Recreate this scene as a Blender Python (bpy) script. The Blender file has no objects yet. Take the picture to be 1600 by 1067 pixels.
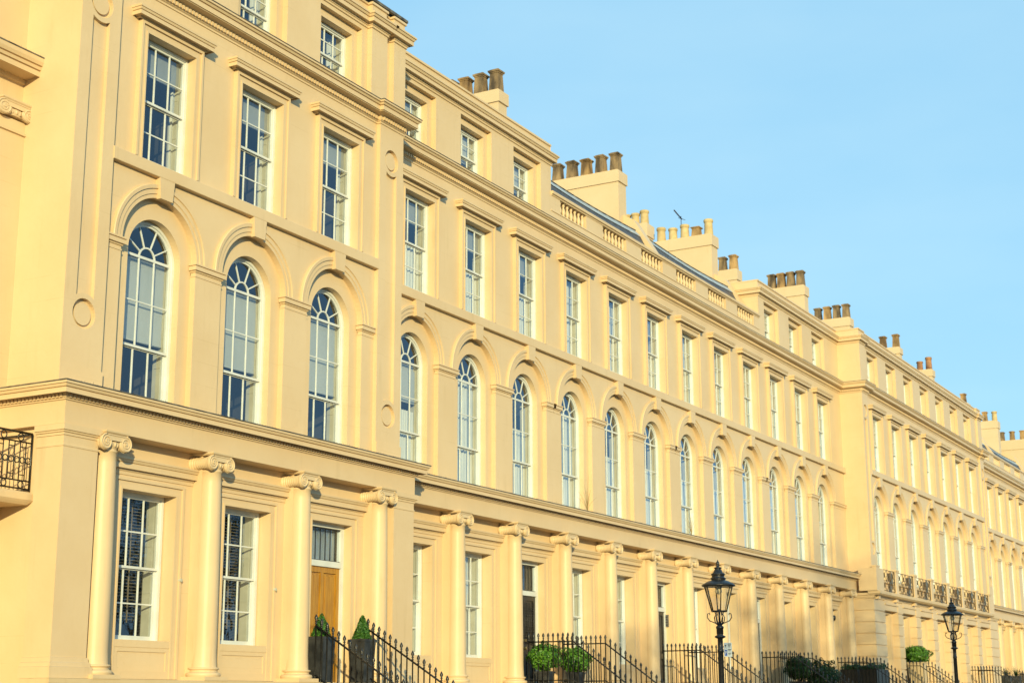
import bpy, math, random
from mathutils import Vector, Matrix
from mathutils.geometry import tessellate_polygon
random.seed(7)
PI = math.pi
sc = bpy.context.scene
COL = sc.collection
E = 1.6                      # eye height: all heights below are relative to the eye, lifted by E at the end
GROUND = -1.6

# ------------------------------------------------------------------ materials
def new_mat(name):
    m = bpy.data.materials.new(name); m.use_nodes = True
    nt = m.node_tree; b = nt.nodes['Principled BSDF']
    return m, nt, b
def N(nt, t, **kw):
    n = nt.nodes.new(t)
    for k, v in kw.items(): setattr(n, k, v)
    return n
def ramp(nt, stops):
    r = N(nt, 'ShaderNodeValToRGB')
    while len(r.color_ramp.elements) < len(stops): r.color_ramp.elements.new(0.5)
    for e, (p, c) in zip(r.color_ramp.elements, stops):
        e.position = p; e.color = (c[0], c[1], c[2], 1)
    return r
def noise_mat(name, c1, c2, scale=4.0, rough=0.6, bump=0.0, bscale=40.0, detail=6, metallic=0.0, spec=0.4, stretch=(1,1,1), lo=.35, hi=.65):
    m, nt, b = new_mat(name)
    tc = N(nt, 'ShaderNodeTexCoord'); mp = N(nt, 'ShaderNodeMapping'); mp.inputs['Scale'].default_value = stretch
    geo = N(nt, 'ShaderNodeNewGeometry')
    nt.links.new(geo.outputs['Position'], mp.inputs['Vector'])
    n = N(nt, 'ShaderNodeTexNoise'); n.inputs['Scale'].default_value = scale; n.inputs['Detail'].default_value = detail
    nt.links.new(mp.outputs[0], n.inputs['Vector'])
    r = ramp(nt, [(lo, c1), (hi, c2)]); nt.links.new(n.outputs['Fac'], r.inputs[0])
    nt.links.new(r.outputs[0], b.inputs['Base Color'])
    b.inputs['Roughness'].default_value = rough; b.inputs['Metallic'].default_value = metallic
    b.inputs['Specular IOR Level'].default_value = spec
    if bump:
        n2 = N(nt, 'ShaderNodeTexNoise'); n2.inputs['Scale'].default_value = bscale; n2.inputs['Detail'].default_value = 4
        nt.links.new(mp.outputs[0], n2.inputs['Vector'])
        bp = N(nt, 'ShaderNodeBump'); bp.inputs['Strength'].default_value = bump; bp.inputs['Distance'].default_value = 0.02
        nt.links.new(n2.outputs['Fac'], bp.inputs['Height']); nt.links.new(bp.outputs[0], b.inputs['Normal'])
    return m

STUCCO_A = (0.612, 0.443, 0.258); STUCCO_B = (0.652, 0.485, 0.296)
def stucco_mat(name, ca, cb, dirt=(0.40, 0.27, 0.13), damt=0.35, coursing=True):
    m, nt, b = new_mat(name); L = nt.links.new
    geo = N(nt, 'ShaderNodeNewGeometry')
    # broad patchiness of repainted render
    n1 = N(nt, 'ShaderNodeTexNoise'); n1.inputs['Scale'].default_value = 0.55; n1.inputs['Detail'].default_value = 8; n1.inputs['Roughness'].default_value = .62
    L(geo.outputs['Position'], n1.inputs['Vector'])
    r1 = ramp(nt, [(0.34, ca), (0.66, cb)]); L(n1.outputs['Fac'], r1.inputs[0])
    # vertical weather streaks
    mp = N(nt, 'ShaderNodeMapping'); mp.inputs['Scale'].default_value = (7.0, 7.0, 0.38); L(geo.outputs['Position'], mp.inputs['Vector'])
    n2 = N(nt, 'ShaderNodeTexNoise'); n2.inputs['Scale'].default_value = 1.0; n2.inputs['Detail'].default_value = 7; L(mp.outputs[0], n2.inputs['Vector'])
    r2 = ramp(nt, [(0.56, (0,0,0)), (0.80, (1,1,1))]); L(n2.outputs['Fac'], r2.inputs[0])
    n3 = N(nt, 'ShaderNodeTexNoise'); n3.inputs['Scale'].default_value = 1.3; n3.inputs['Detail'].default_value = 5; L(geo.outputs['Position'], n3.inputs['Vector'])
    r3 = ramp(nt, [(0.45, (0,0,0)), (0.70, (1,1,1))]); L(n3.outputs['Fac'], r3.inputs[0])
    mu = N(nt, 'ShaderNodeMath', operation='MULTIPLY'); L(r2.outputs[0], mu.inputs[0]); L(r3.outputs[0], mu.inputs[1])
    mu2 = N(nt, 'ShaderNodeMath', operation='MULTIPLY'); L(mu.outputs[0], mu2.inputs[0]); mu2.inputs[1].default_value = damt
    # small specks / chips
    n4 = N(nt, 'ShaderNodeTexNoise'); n4.inputs['Scale'].default_value = 17; n4.inputs['Detail'].default_value = 5; L(geo.outputs['Position'], n4.inputs['Vector'])
    r4 = ramp(nt, [(0.70, (0,0,0)), (0.76, (1,1,1))]); L(n4.outputs['Fac'], r4.inputs[0])
    mu4 = N(nt, 'ShaderNodeMath', operation='MULTIPLY'); L(r4.outputs[0], mu4.inputs[0]); mu4.inputs[1].default_value = 0.30
    ad = N(nt, 'ShaderNodeMath', operation='ADD', use_clamp=True); L(mu2.outputs[0], ad.inputs[0]); L(mu4.outputs[0], ad.inputs[1])
    fac = ad
    if coursing:
        # faint scored joints of the stucco, worn so that only pieces of them show
        sx = N(nt, 'ShaderNodeSeparateXYZ'); L(geo.outputs['Position'], sx.inputs[0])
        dv = N(nt, 'ShaderNodeMath', operation='DIVIDE'); L(sx.outputs['Z'], dv.inputs[0]); dv.inputs[1].default_value = 0.46
        fr = N(nt, 'ShaderNodeMath', operation='FRACT'); L(dv.outputs[0], fr.inputs[0])
        lt = N(nt, 'ShaderNodeMath', operation='LESS_THAN'); L(fr.outputs[0], lt.inputs[0]); lt.inputs[1].default_value = 0.03
        n5 = N(nt, 'ShaderNodeTexNoise'); n5.inputs['Scale'].default_value = 0.9; n5.inputs['Detail'].default_value = 3; L(geo.outputs['Position'], n5.inputs['Vector'])
        r5 = ramp(nt, [(0.50, (0,0,0)), (0.64, (1,1,1))]); L(n5.outputs['Fac'], r5.inputs[0])
        m5 = N(nt, 'ShaderNodeMath', operation='MULTIPLY'); L(lt.outputs[0], m5.inputs[0]); L(r5.outputs[0], m5.inputs[1])
        m6 = N(nt, 'ShaderNodeMath', operation='MULTIPLY'); L(m5.outputs[0], m6.inputs[0]); m6.inputs[1].default_value = 0.22
        ad2 = N(nt, 'ShaderNodeMath', operation='ADD', use_clamp=True); L(ad.outputs[0], ad2.inputs[0]); L(m6.outputs[0], ad2.inputs[1]); fac = ad2
    mx = N(nt, 'ShaderNodeMixRGB'); L(fac.outputs[0], mx.inputs[0]); L(r1.outputs[0], mx.inputs[1]); mx.inputs[2].default_value = (*dirt, 1)
    L(mx.outputs[0], b.inputs['Base Color'])
    b.inputs['Roughness'].default_value = 0.42; b.inputs['Specular IOR Level'].default_value = 0.25
    n6 = N(nt, 'ShaderNodeTexNoise'); n6.inputs['Scale'].default_value = 7; n6.inputs['Detail'].default_value = 7; L(geo.outputs['Position'], n6.inputs['Vector'])
    bp = N(nt, 'ShaderNodeBump'); bp.inputs['Strength'].default_value = 0.22; bp.inputs['Distance'].default_value = 0.018
    L(n6.outputs['Fac'], bp.inputs['Height']); L(bp.outputs[0], b.inputs['Normal'])
    return m

M = {}
M['stucco'] = stucco_mat('cream stucco', STUCCO_A, STUCCO_B)
M['trim'] = stucco_mat('cream moulded trim', (0.598,0.432,0.252), (0.636,0.472,0.288), damt=0.5, coursing=False)
M['stone'] = stucco_mat('painted stone podium', (0.553,0.407,0.229), (0.600,0.450,0.269), damt=0.8, coursing=False)
M['cap'] = stucco_mat('painted carved capital', (0.577,0.431,0.261), (0.632,0.478,0.300), damt=0.3, coursing=False)
M['lead'] = noise_mat('lead flashing', (0.045,0.04,0.035), (0.16,0.14,0.11), 6, .6)
M['leadlight'] = noise_mat('weathered lead sheet', (0.30,0.33,0.36), (0.42,0.45,0.47), 3, .45)
M['white'] = noise_mat('white gloss paint', (0.558,0.566,0.541), (0.631,0.640,0.615), 3, .35, spec=.5)
M['black'] = noise_mat('black painted iron', (0.006,0.006,0.007), (0.02,0.018,0.016), 30, .33, bump=.25, bscale=60, spec=.55)
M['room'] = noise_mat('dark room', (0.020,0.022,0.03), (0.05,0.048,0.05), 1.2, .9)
M['blind'] = noise_mat('pale roller blind', (0.410,0.426,0.410), (0.476,0.484,0.459), 2, .8, stretch=(1,1,.2))
M['blindgrey'] = noise_mat('grey blind', (0.26,0.28,0.30), (0.32,0.34,0.35), 2, .8)
M['net'] = noise_mat('white curtain', (0.508,0.517,0.492), (0.623,0.623,0.582), 5, .85, stretch=(4,4,.3))
M['purple'] = noise_mat('purple curtain', (0.22,0.10,0.30), (0.34,0.2,0.45), 5, .85, stretch=(4,4,.3))
M['venet'] = noise_mat('wooden blind slats', (0.18,0.135,0.085), (0.28,0.215,0.14), 5, .6)
M['shutter'] = noise_mat('painted shutter case', (0.410,0.402,0.336), (0.492,0.476,0.402), 3, .5)
M['bronze'] = noise_mat('bronzed iron', (0.05,0.032,0.014), (0.12,0.08,0.035), 12, .5)
M['slate'] = None
M['pot_tan'] = noise_mat('sooty tan clay pot', (0.12,0.07,0.03), (0.50,0.30,0.12), 2.6, .85, bump=.4, bscale=18, stretch=(1,1,.45), lo=.36, hi=.68)
M['pot_dark'] = noise_mat('sooty brown clay pot', (0.065,0.045,0.027), (0.36,0.235,0.115), 3.2, .85, bump=.4, bscale=18, stretch=(1,1,.45), lo=.36, hi=.70)
M['pot_buff'] = noise_mat('buff clay pot', (0.42,0.30,0.14), (0.58,0.43,0.22), 3, .85, bump=.3, bscale=18)
M['pot_red'] = noise_mat('red clay pot', (0.16,0.07,0.035), (0.38,0.19,0.09), 3, .85, bump=.3, bscale=18)
M['leaf'] = None
M['planter'] = noise_mat('charcoal planter', (0.018,0.019,0.021), (0.045,0.046,0.048), 5, .42)
M['soil'] = noise_mat('soil', (0.03,0.02,0.012), (0.07,0.045,0.025), 20, .95)
M['bark'] = noise_mat('bark', (0.05,0.036,0.024), (0.13,0.10,0.07), 9, .9, bump=.6, bscale=25, stretch=(1,1,.3))
M['asphalt'] = noise_mat('asphalt', (0.04,0.04,0.042), (0.065,0.064,0.062), 30, .9, bump=.4, bscale=120)
M['paving'] = noise_mat('york stone paving', (0.12,0.11,0.095), (0.19,0.175,0.15), 2.5, .85, bump=.2)
M['grass'] = noise_mat('park grass', (0.035,0.07,0.015), (0.07,0.12,0.03), 1.5, .9)
M['dry'] = noise_mat('dry weed stalk', (0.24,0.16,0.07), (0.40,0.29,0.14), 20, .9)
M['bulb'] = noise_mat('frosted bulb', (0.6,0.5,0.35), (0.7,0.6,0.42), 4, .3)
M['signwhite'] = noise_mat('sign plate', (0.508,0.541,0.541), (0.574,0.607,0.599), 8, .4)
M['signblue'] = noise_mat('sign blue', (0.03,0.08,0.35), (0.04,0.10,0.40), 8, .4)
M['signink'] = noise_mat('sign ink', (0.02,0.02,0.03), (0.04,0.04,0.05), 8, .5)
M['steel'] = noise_mat('steel panel', (0.14,0.14,0.14), (0.24,0.24,0.23), 20, .35, metallic=.6)
M['brass'] = noise_mat('brass', (0.45,0.30,0.09), (0.62,0.43,0.15), 8, .3, metallic=1)
M['grey'] = noise_mat('grey aerial metal', (0.05,0.05,0.08), (0.10,0.10,0.14), 8, .4, metallic=.5)

def slate_mat():
    m, nt, b = new_mat('slates'); L = nt.links.new
    geo = N(nt, 'ShaderNodeNewGeometry'); mp = N(nt, 'ShaderNodeMapping'); mp.inputs['Rotation'].default_value = (PI/2, 0, 0)
    L(geo.outputs['Position'], mp.inputs['Vector'])
    br = N(nt, 'ShaderNodeTexBrick'); br.inputs['Color1'].default_value = (0.05,0.047,0.05,1); br.inputs['Color2'].default_value = (0.10,0.09,0.092,1)
    br.inputs['Mortar'].default_value = (0.02,0.02,0.022,1); br.inputs['Scale'].default_value = 1.0
    br.inputs['Brick Width'].default_value = .26; br.inputs['Row Height'].default_value = .17; br.inputs['Mortar Size'].default_value = .008
    L(mp.outputs[0], br.inputs['Vector']); L(br.outputs['Color'], b.inputs['Base Color']); b.inputs['Roughness'].default_value = .5
    bp = N(nt, 'ShaderNodeBump'); bp.inputs['Strength'].default_value = .6; bp.inputs['Distance'].default_value = .01
    L(br.outputs['Fac'], bp.inputs['Height']); bp.invert = True; L(bp.outputs[0], b.inputs['Normal'])
    return m
M['slate'] = slate_mat()
def leaf_mat(name, c1, c2, c3):
    m, nt, b = new_mat(name); L = nt.links.new
    geo = N(nt, 'ShaderNodeNewGeometry')
    r = ramp(nt, [(0, c1), (.55, c2), (1, c3)]); L(geo.outputs['Random Per Island'], r.inputs[0])
    L(r.outputs[0], b.inputs['Base Color']); b.inputs['Roughness'].default_value = .45; b.inputs['Specular IOR Level'].default_value = .35
    return m
M['leaf'] = leaf_mat('box leaves', (0.02,0.07,0.008), (0.06,0.17,0.014), (0.13,0.28,0.02))
M['leaf3'] = leaf_mat('clipped conifer sprays', (0.012,0.045,0.007), (0.03,0.095,0.012), (0.065,0.16,0.02))
M['leaf2'] = leaf_mat('laurel leaves', (0.008,0.025,0.008), (0.016,0.05,0.012), (0.035,0.085,0.018))
M['leaftree'] = leaf_mat('plane tree leaves', (0.03,0.045,0.012), (0.06,0.08,0.02), (0.10,0.10,0.03))
def wood_mat():
    m, nt, b = new_mat('varnished oak door'); L = nt.links.new
    geo = N(nt, 'ShaderNodeNewGeometry'); mp = N(nt, 'ShaderNodeMapping'); mp.inputs['Scale'].default_value = (9, 9, .6)
    L(geo.outputs['Position'], mp.inputs['Vector'])
    n = N(nt, 'ShaderNodeTexNoise'); n.inputs['Scale'].default_value = 3; n.inputs['Detail'].default_value = 8; n.inputs['Distortion'].default_value = .6
    L(mp.outputs[0], n.inputs['Vector']); r = ramp(nt, [(.3, (0.27,0.115,0.008)), (.55, (0.39,0.185,0.014)), (.75, (0.45,0.235,0.028))])
    L(n.outputs['Fac'], r.inputs[0]); L(r.outputs[0], b.inputs['Base Color']); b.inputs['Roughness'].default_value = .33
    return m
M['oak'] = wood_mat()
def glass_mat(name, tint=(.86,.9,.92), boost=1.0, wav=.06):
    m = bpy.data.materials.new(name); m.use_nodes = True; nt = m.node_tree; L = nt.links.new
    nt.nodes.clear()
    out = N(nt, 'ShaderNodeOutputMaterial'); mix = N(nt, 'ShaderNodeMixShader')
    tr = N(nt, 'ShaderNodeBsdfTransparent'); tr.inputs[0].default_value = (*tint, 1)
    gl = N(nt, 'ShaderNodeBsdfGlossy'); gl.inputs['Roughness'].default_value = 0.0; gl.inputs['Color'].default_value = (.70,.82,1,1)
    geo = N(nt, 'ShaderNodeNewGeometry')
    dt = N(nt, 'ShaderNodeVectorMath', operation='DOT_PRODUCT'); L(geo.outputs['Incoming'], dt.inputs[0]); L(geo.outputs['Normal'], dt.inputs[1])
    ab = N(nt, 'ShaderNodeMath', operation='ABSOLUTE'); L(dt.outputs['Value'], ab.inputs[0])
    om = N(nt, 'ShaderNodeMath', operation='SUBTRACT'); om.inputs[0].default_value = 1; L(ab.outputs[0], om.inputs[1])
    pw = N(nt, 'ShaderNodeMath', operation='POWER'); L(om.outputs[0], pw.inputs[0]); pw.inputs[1].default_value = 5
    fr = N(nt, 'ShaderNodeMath', operation='MULTIPLY_ADD'); L(pw.outputs[0], fr.inputs[0]); fr.inputs[1].default_value = .96; fr.inputs[2].default_value = .04
    mu = N(nt, 'ShaderNodeMath', operation='MULTIPLY', use_clamp=True); mu.inputs[1].default_value = 2.6*boost
    n = N(nt, 'ShaderNodeTexNoise'); n.inputs['Scale'].default_value = 2.4; n.inputs['Detail'].default_value = 2
    L(geo.outputs['Position'], n.inputs['Vector'])
    bp = N(nt, 'ShaderNodeBump'); bp.inputs['Strength'].default_value = wav; bp.inputs['Distance'].default_value = .05
    L(n.outputs['Fac'], bp.inputs['Height']); L(bp.outputs[0], gl.inputs['Normal'])
    L(fr.outputs[0], mu.inputs[0]); L(mu.outputs[0], mix.inputs[0]); L(tr.outputs[0], mix.inputs[1]); L(gl.outputs[0], mix.inputs[2])
    L(mix.outputs[0], out.inputs['Surface'])
    return m
M['glass'] = glass_mat('window glass')
M['lampglass'] = glass_mat('lantern glass', (.95,.94,.90), .7, .02)

# ------------------------------------------------------------------ mesh builder
class MB:
    def __init__(s): s.v = []; s.f = []; s.sm = []
    def add(s, vs, fs, smooth=False):
        o = len(s.v); s.v += [tuple(p) for p in vs]
        for f in fs: s.f.append(tuple(i+o for i in f)); s.sm.append(smooth)
    def quad(s, a, b, c, d): s.add([a,b,c,d], [(0,1,2,3)])
    def box(s, x0, x1, y0, y1, z0, z1):
        s.add([(x0,y0,z0),(x1,y0,z0),(x1,y1,z0),(x0,y1,z0),(x0,y0,z1),(x1,y0,z1),(x1,y1,z1),(x0,y1,z1)],
              [(0,3,2,1),(4,5,6,7),(0,1,5,4),(1,2,6,5),(2,3,7,6),(3,0,4,7)])
    def tbox(s, x, y, z0, z1, w0, d0, w1, d1):   # tapered box about x,y
        a, b, c, d = w0/2, d0/2, w1/2, d1/2
        s.add([(x-a,y-b,z0),(x+a,y-b,z0),(x+a,y+b,z0),(x-a,y+b,z0),(x-c,y-d,z1),(x+c,y-d,z1),(x+c,y+d,z1),(x-c,y+d,z1)],
              [(0,3,2,1),(4,5,6,7),(0,1,5,4),(1,2,6,5),(2,3,7,6),(3,0,4,7)])
    def sweep(s, path, prof, caps=True):
        n = len(path); offs = []
        for i in range(n):
            ds = []
            if i > 0: ds.append((Vector(path[i]) - Vector(path[i-1])).normalized())
            if i < n-1: ds.append((Vector(path[i+1]) - Vector(path[i])).normalized())
            ns = [Vector((d.y, -d.x)) for d in ds]
            if len(ns) == 1: m = ns[0]
            else: m = (ns[0]+ns[1]) / (1 + ns[0].dot(ns[1]))
            offs.append(m)
        vs = []
        for p, m in zip(path, offs):
            for d, z in prof: vs.append((p[0]+m.x*d, p[1]+m.y*d, z))
        k = len(prof); fs = []
        for i in range(n-1):
            for j in range(k-1):
                fs.append((i*k+j, (i+1)*k+j, (i+1)*k+j+1, i*k+j+1))
        if caps:
            fs.append(tuple(range(k))); fs.append(tuple((n-1)*k+j for j in reversed(range(k))))
        s.add(vs, fs)
    def lathe(s, cx, cy, prof, n=28, a0=0, a1=2*PI, smooth=True, cap=True):
        full = abs(a1-a0-2*PI) < 1e-6; m = n if full else n+1
        vs = []
        for r, z in prof:
            for i in range(m):
                a = a0+(a1-a0)*i/n; vs.append((cx+r*math.cos(a), cy+r*math.sin(a), z))
        fs = []
        for j in range(len(prof)-1):
            for i in range(n):
                i2 = (i+1) % m if full else i+1
                fs.append((j*m+i, j*m+i2, (j+1)*m+i2, (j+1)*m+i))
        s.add(vs, fs, smooth)
        if cap and full:
            s.add(vs[:m], [tuple(reversed(range(m)))]); s.add(vs[-m:], [tuple(range(m))])
    def lathe_y(s, cx, cz, prof, n=20, smooth=True):     # axis along Y, prof = (r, y)
        vs = []
        for r, y in prof:
            for i in range(n):
                a = 2*PI*i/n; vs.append((cx+r*math.cos(a), y, cz+r*math.sin(a)))
        fs = []
        for j in range(len(prof)-1):
            for i in range(n):
                i2 = (i+1) % n; fs.append((j*n+i, j*n+i2, (j+1)*n+i2, (j+1)*n+i))
        s.add(vs, fs, smooth)
        s.add(vs[:n], [tuple(range(n))]); s.add(vs[-n:], [tuple(reversed(range(n)))])
    def arc(s, xc, zc, prof, n=36, a0=0, a1=PI, smooth=False):    # prof = (r, y) swept round an arch
        k = len(prof); vs = []
        for i in range(n+1):
            a = a0+(a1-a0)*i/n
            for r, y in prof: vs.append((xc+r*math.cos(a), y, zc+r*math.sin(a)))
        fs = []
        for i in range(n):
            for j in range(k-1): fs.append((i*k+j, (i+1)*k+j, (i+1)*k+j+1, i*k+j+1))
        fs.append(tuple(range(k))); fs.append(tuple(n*k+j for j in reversed(range(k))))
        s.add(vs, fs, smooth)
    def tube(s, pts, r, n=6, closed=False, smooth=True):
        pts = [Vector(p) for p in pts]; m = len(pts); vs = []; up = Vector((0,0,1)); prev = None
        for i, p in enumerate(pts):
            if closed: t = pts[(i+1) % m]-pts[i-1]
            else: t = pts[min(i+1,m-1)]-pts[max(i-1,0)]
            t.normalize()
            if prev is None:
                a = up if abs(t.z) < .9 else Vector((1,0,0)); u = t.cross(a).normalized()
            else: u = (prev - t*prev.dot(t)).normalized()
            prev = u; w = t.cross(u); rr = r[i] if isinstance(r, (list,tuple)) else r
            for k in range(n):
                an = 2*PI*k/n; vs.append(p+(u*math.cos(an)+w*math.sin(an))*rr)
        fs = []
        for i in range(m if closed else m-1):
            i2 = (i+1) % m
            for k in range(n): fs.append((i*n+k, i*n+(k+1)%n, i2*n+(k+1)%n, i2*n+k))
        if not closed: fs.append(tuple(reversed(range(n)))); fs.append(tuple((m-1)*n+k for k in range(n)))
        s.add(vs, fs, smooth)
    def panel(s, outer, holes, y):          # flat face in the plane y with holes; loops are (x, z)
        loops = [[Vector((x, 0, z)) for x, z in lp] for lp in [outer]+holes]
        flat = [p for lp in loops for p in lp]
        tris = tessellate_polygon(loops)
        s.add([(p.x, y, p.z) for p in flat], [tuple(t) for t in tris])
    def reveal(s, loop, y0, y1, smooth=False):
        n = len(loop); vs = [(x,y0,z) for x,z in loop]+[(x,y1,z) for x,z in loop]
        s.add(vs, [(i, (i+1)%n, n+(i+1)%n, n+i) for i in range(n)], smooth)
    def slab(s, loop, y0, y1, holes=[]):     # extruded outline
        s.panel(loop, holes, y0); s.panel(loop, holes, y1); s.reveal(loop, y0, y1)
        for h in holes: s.reveal(h, y0, y1)
    def mesh(s, name, mat, off=(0,0,0)):
        me = bpy.data.meshes.new(name)
        me.from_pydata([(a-off[0], b-off[1], c-off[2]) for a,b,c in s.v], [], s.f)
        me.polygons.foreach_set('use_smooth', s.sm)
        me.materials.append(mat); me.update()
        return me
def wloc(o):
    p = Vector((0,0,0))
    while o is not None: p += o.location; o = o.parent
    return p
def place(name, me, parent=None, loc=(0,0,0)):
    o = bpy.data.objects.new(name, me); COL.objects.link(o); o.parent = parent; o.location = loc
    return o
def part(name, mb, mat, parent):            # mesh given in scene coordinates, attached to its thing
    return place(name, mb.mesh(name, M[mat], wloc(parent)), parent)
def thing(name, label, cat, loc, group=None):
    o = bpy.data.objects.new(name, None); COL.objects.link(o); o.location = loc
    o.empty_display_size = .3
    o['label'] = label; o['category'] = cat
    if group: o['group'] = group
    return o
def tag(o, label, cat, group=None):
    o['label'] = label; o['category'] = cat
    if group: o['group'] = group
    return o
def copy_tree(o, parent=None):
    c = o.copy(); COL.objects.link(c); c.parent = parent
    for ch in list(o.children): copy_tree(ch, c)
    return c

def rect(x0, x1, z0, z1): return [(x0,z0),(x1,z0),(x1,z1),(x0,z1)]
def archloop(xc, zb, zs, r, n=32):
    return [(xc-r,zb),(xc+r,zb)] + [(xc+r*math.cos(PI*i/n), zs+r*math.sin(PI*i/n)) for i in range(n+1)]

# ------------------------------------------------------------------ window kit (origin: bottom centre of the opening, y=0 frame front)
CACHE = {}
def cached(key, fn):
    if key not in CACHE: CACHE[key] = fn()
    return CACHE[key]
def sash_frame(w, h, rows_top, rows_bot, cols=3, meet=.5, arch=False, lowfirst=None):
    """box frame + two sashes; returns frame MB and glass MB"""
    f = MB(); g = MB(); hw = w/2; bf = .058
    hs = h if not arch else h-hw            # spring height of arch
    # outer box frame
    f.box(-hw, -hw+bf, 0, .14, 0, hs); f.box(hw-bf, hw, 0, .14, 0, hs); f.box(-hw+bf, hw-bf, 0, .14, 0, .06)
    if arch: f.arc(0, hs, [(hw,0),(hw,.14),(hw-bf,.14),(hw-bf,0),(hw,0)])
    else: f.box(-hw+bf, hw-bf, 0, .14, h-.06, h)
    f.box(-hw-.02, hw+.02, -.05, .0, -.05, .035)      # sill
    iw = hw-bf; zm = h*meet
    # upper sash (front), lower sash (behind)
    st = .043
    for (y0, za, zb, rows, up) in ((.03, zm, (hs if arch else h-.06), rows_top, True), (.075, .06, zm, rows_bot, False)):
        y1 = y0+.042
        f.box(-iw, -iw+st, y0, y1, za, zb); f.box(iw-st, iw, y0, y1, za, zb)
        if up: f.box(-iw, iw, y0-.004, y1, za-.022, za+.026)
        else: f.box(-iw+st, iw-st, y0, y1, za, za+.075); f.box(-iw+st, iw-st, y0, y1, zb-.03, zb+.01)
        if not arch or not up: f.box(-iw+st, iw-st, y0, y1, zb-.045, zb)
        else: f.box(-iw+st, iw-st, y0+.002, y1-.002, hs-.026, hs+.026)
        bw = .0135
        for c in range(1, cols):
            x = -iw+st+(2*iw-2*st)*c/cols
            f.box(x-bw, x+bw, y0+.006, y1-.006, za+.02, zb-.02)
        for r_ in range(1, rows):
            if lowfirst and not up: z = za+lowfirst
            else: z = za+(zb-za)*r_/rows
            f.box(-iw+st, iw-st, y0+.010, y1-.010, z-bw, z+bw)
        yg = (y0+y1)/2
        if arch and up:
            g.panel(archloop(0, za, hs, iw-.01, 24), [], yg)
        else: g.panel(rect(-iw+.01, iw-.01, za, zb), [], yg)
    if arch:
        y0, y1 = .03, .072; R = iw
        f.arc(0, hs, [(R,y0),(R,y1),(R-st,y1),(R-st,y0),(R,y0)])
        ri = .2*w/1.48+.02
        f.arc(0, hs, [(ri+.016,y0+.004),(ri+.016,y1-.004),(ri-.016,y1-.004),(ri-.016,y0+.004),(ri+.016,y0+.004)], 20)
        for a in (30, 68, 112, 150):
            a = math.radians(a); c, s_ = math.cos(a), math.sin(a); t = .0125; pts = []
            for rr, sg in ((ri,-1),(R-st,-1),(R-st,1),(ri,1)):
                pts.append((rr*c - sg*t*s_, hs+rr*s_+sg*t*c))
            f.slab(pts, y0+.006, y1-.006)
    return f, g
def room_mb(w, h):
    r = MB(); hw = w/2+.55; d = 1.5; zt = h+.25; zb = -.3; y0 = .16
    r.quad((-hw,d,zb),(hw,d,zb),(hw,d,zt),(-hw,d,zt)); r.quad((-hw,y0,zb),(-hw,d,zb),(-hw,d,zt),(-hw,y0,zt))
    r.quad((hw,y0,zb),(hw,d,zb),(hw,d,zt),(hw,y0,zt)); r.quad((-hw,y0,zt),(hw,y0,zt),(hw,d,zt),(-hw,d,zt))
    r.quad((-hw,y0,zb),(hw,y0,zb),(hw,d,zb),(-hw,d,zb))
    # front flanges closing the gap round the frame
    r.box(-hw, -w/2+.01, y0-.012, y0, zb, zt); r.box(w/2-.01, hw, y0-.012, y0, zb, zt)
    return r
def shutter_mb(w, h):
    r = MB(); hw = w/2-.05
    for sg in (-1, 1):
        x0, x1 = sorted((sg*hw, sg*(hw+.05)))
        r.box(x0, x1, .17, .40, .0, h-.02)
        for k in range(3):
            xa, xb = sorted((sg*(hw-.012), sg*hw)); r.box(xa, xb, .20, .37, .06+k*(h-.1)/3, (k+1)*(h-.1)/3-.02)
    return r
def drape(x0, x1, z0, z1, y, amp=.035, waves=6):
    r = MB(); n = max(8, int(waves*6)); vs = []
    for i in range(n+1):
        t = i/n; x = x0+(x1-x0)*t; yy = y+amp*math.sin(t*waves*2*PI)+amp*.4*math.sin(t*waves*5.1)
        vs += [(x,yy,z0),(x,yy+.01,z1)]
    r.add(vs, [(2*i,2*i+2,2*i+3,2*i+1) for i in range(n)], True)
    return r
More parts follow.
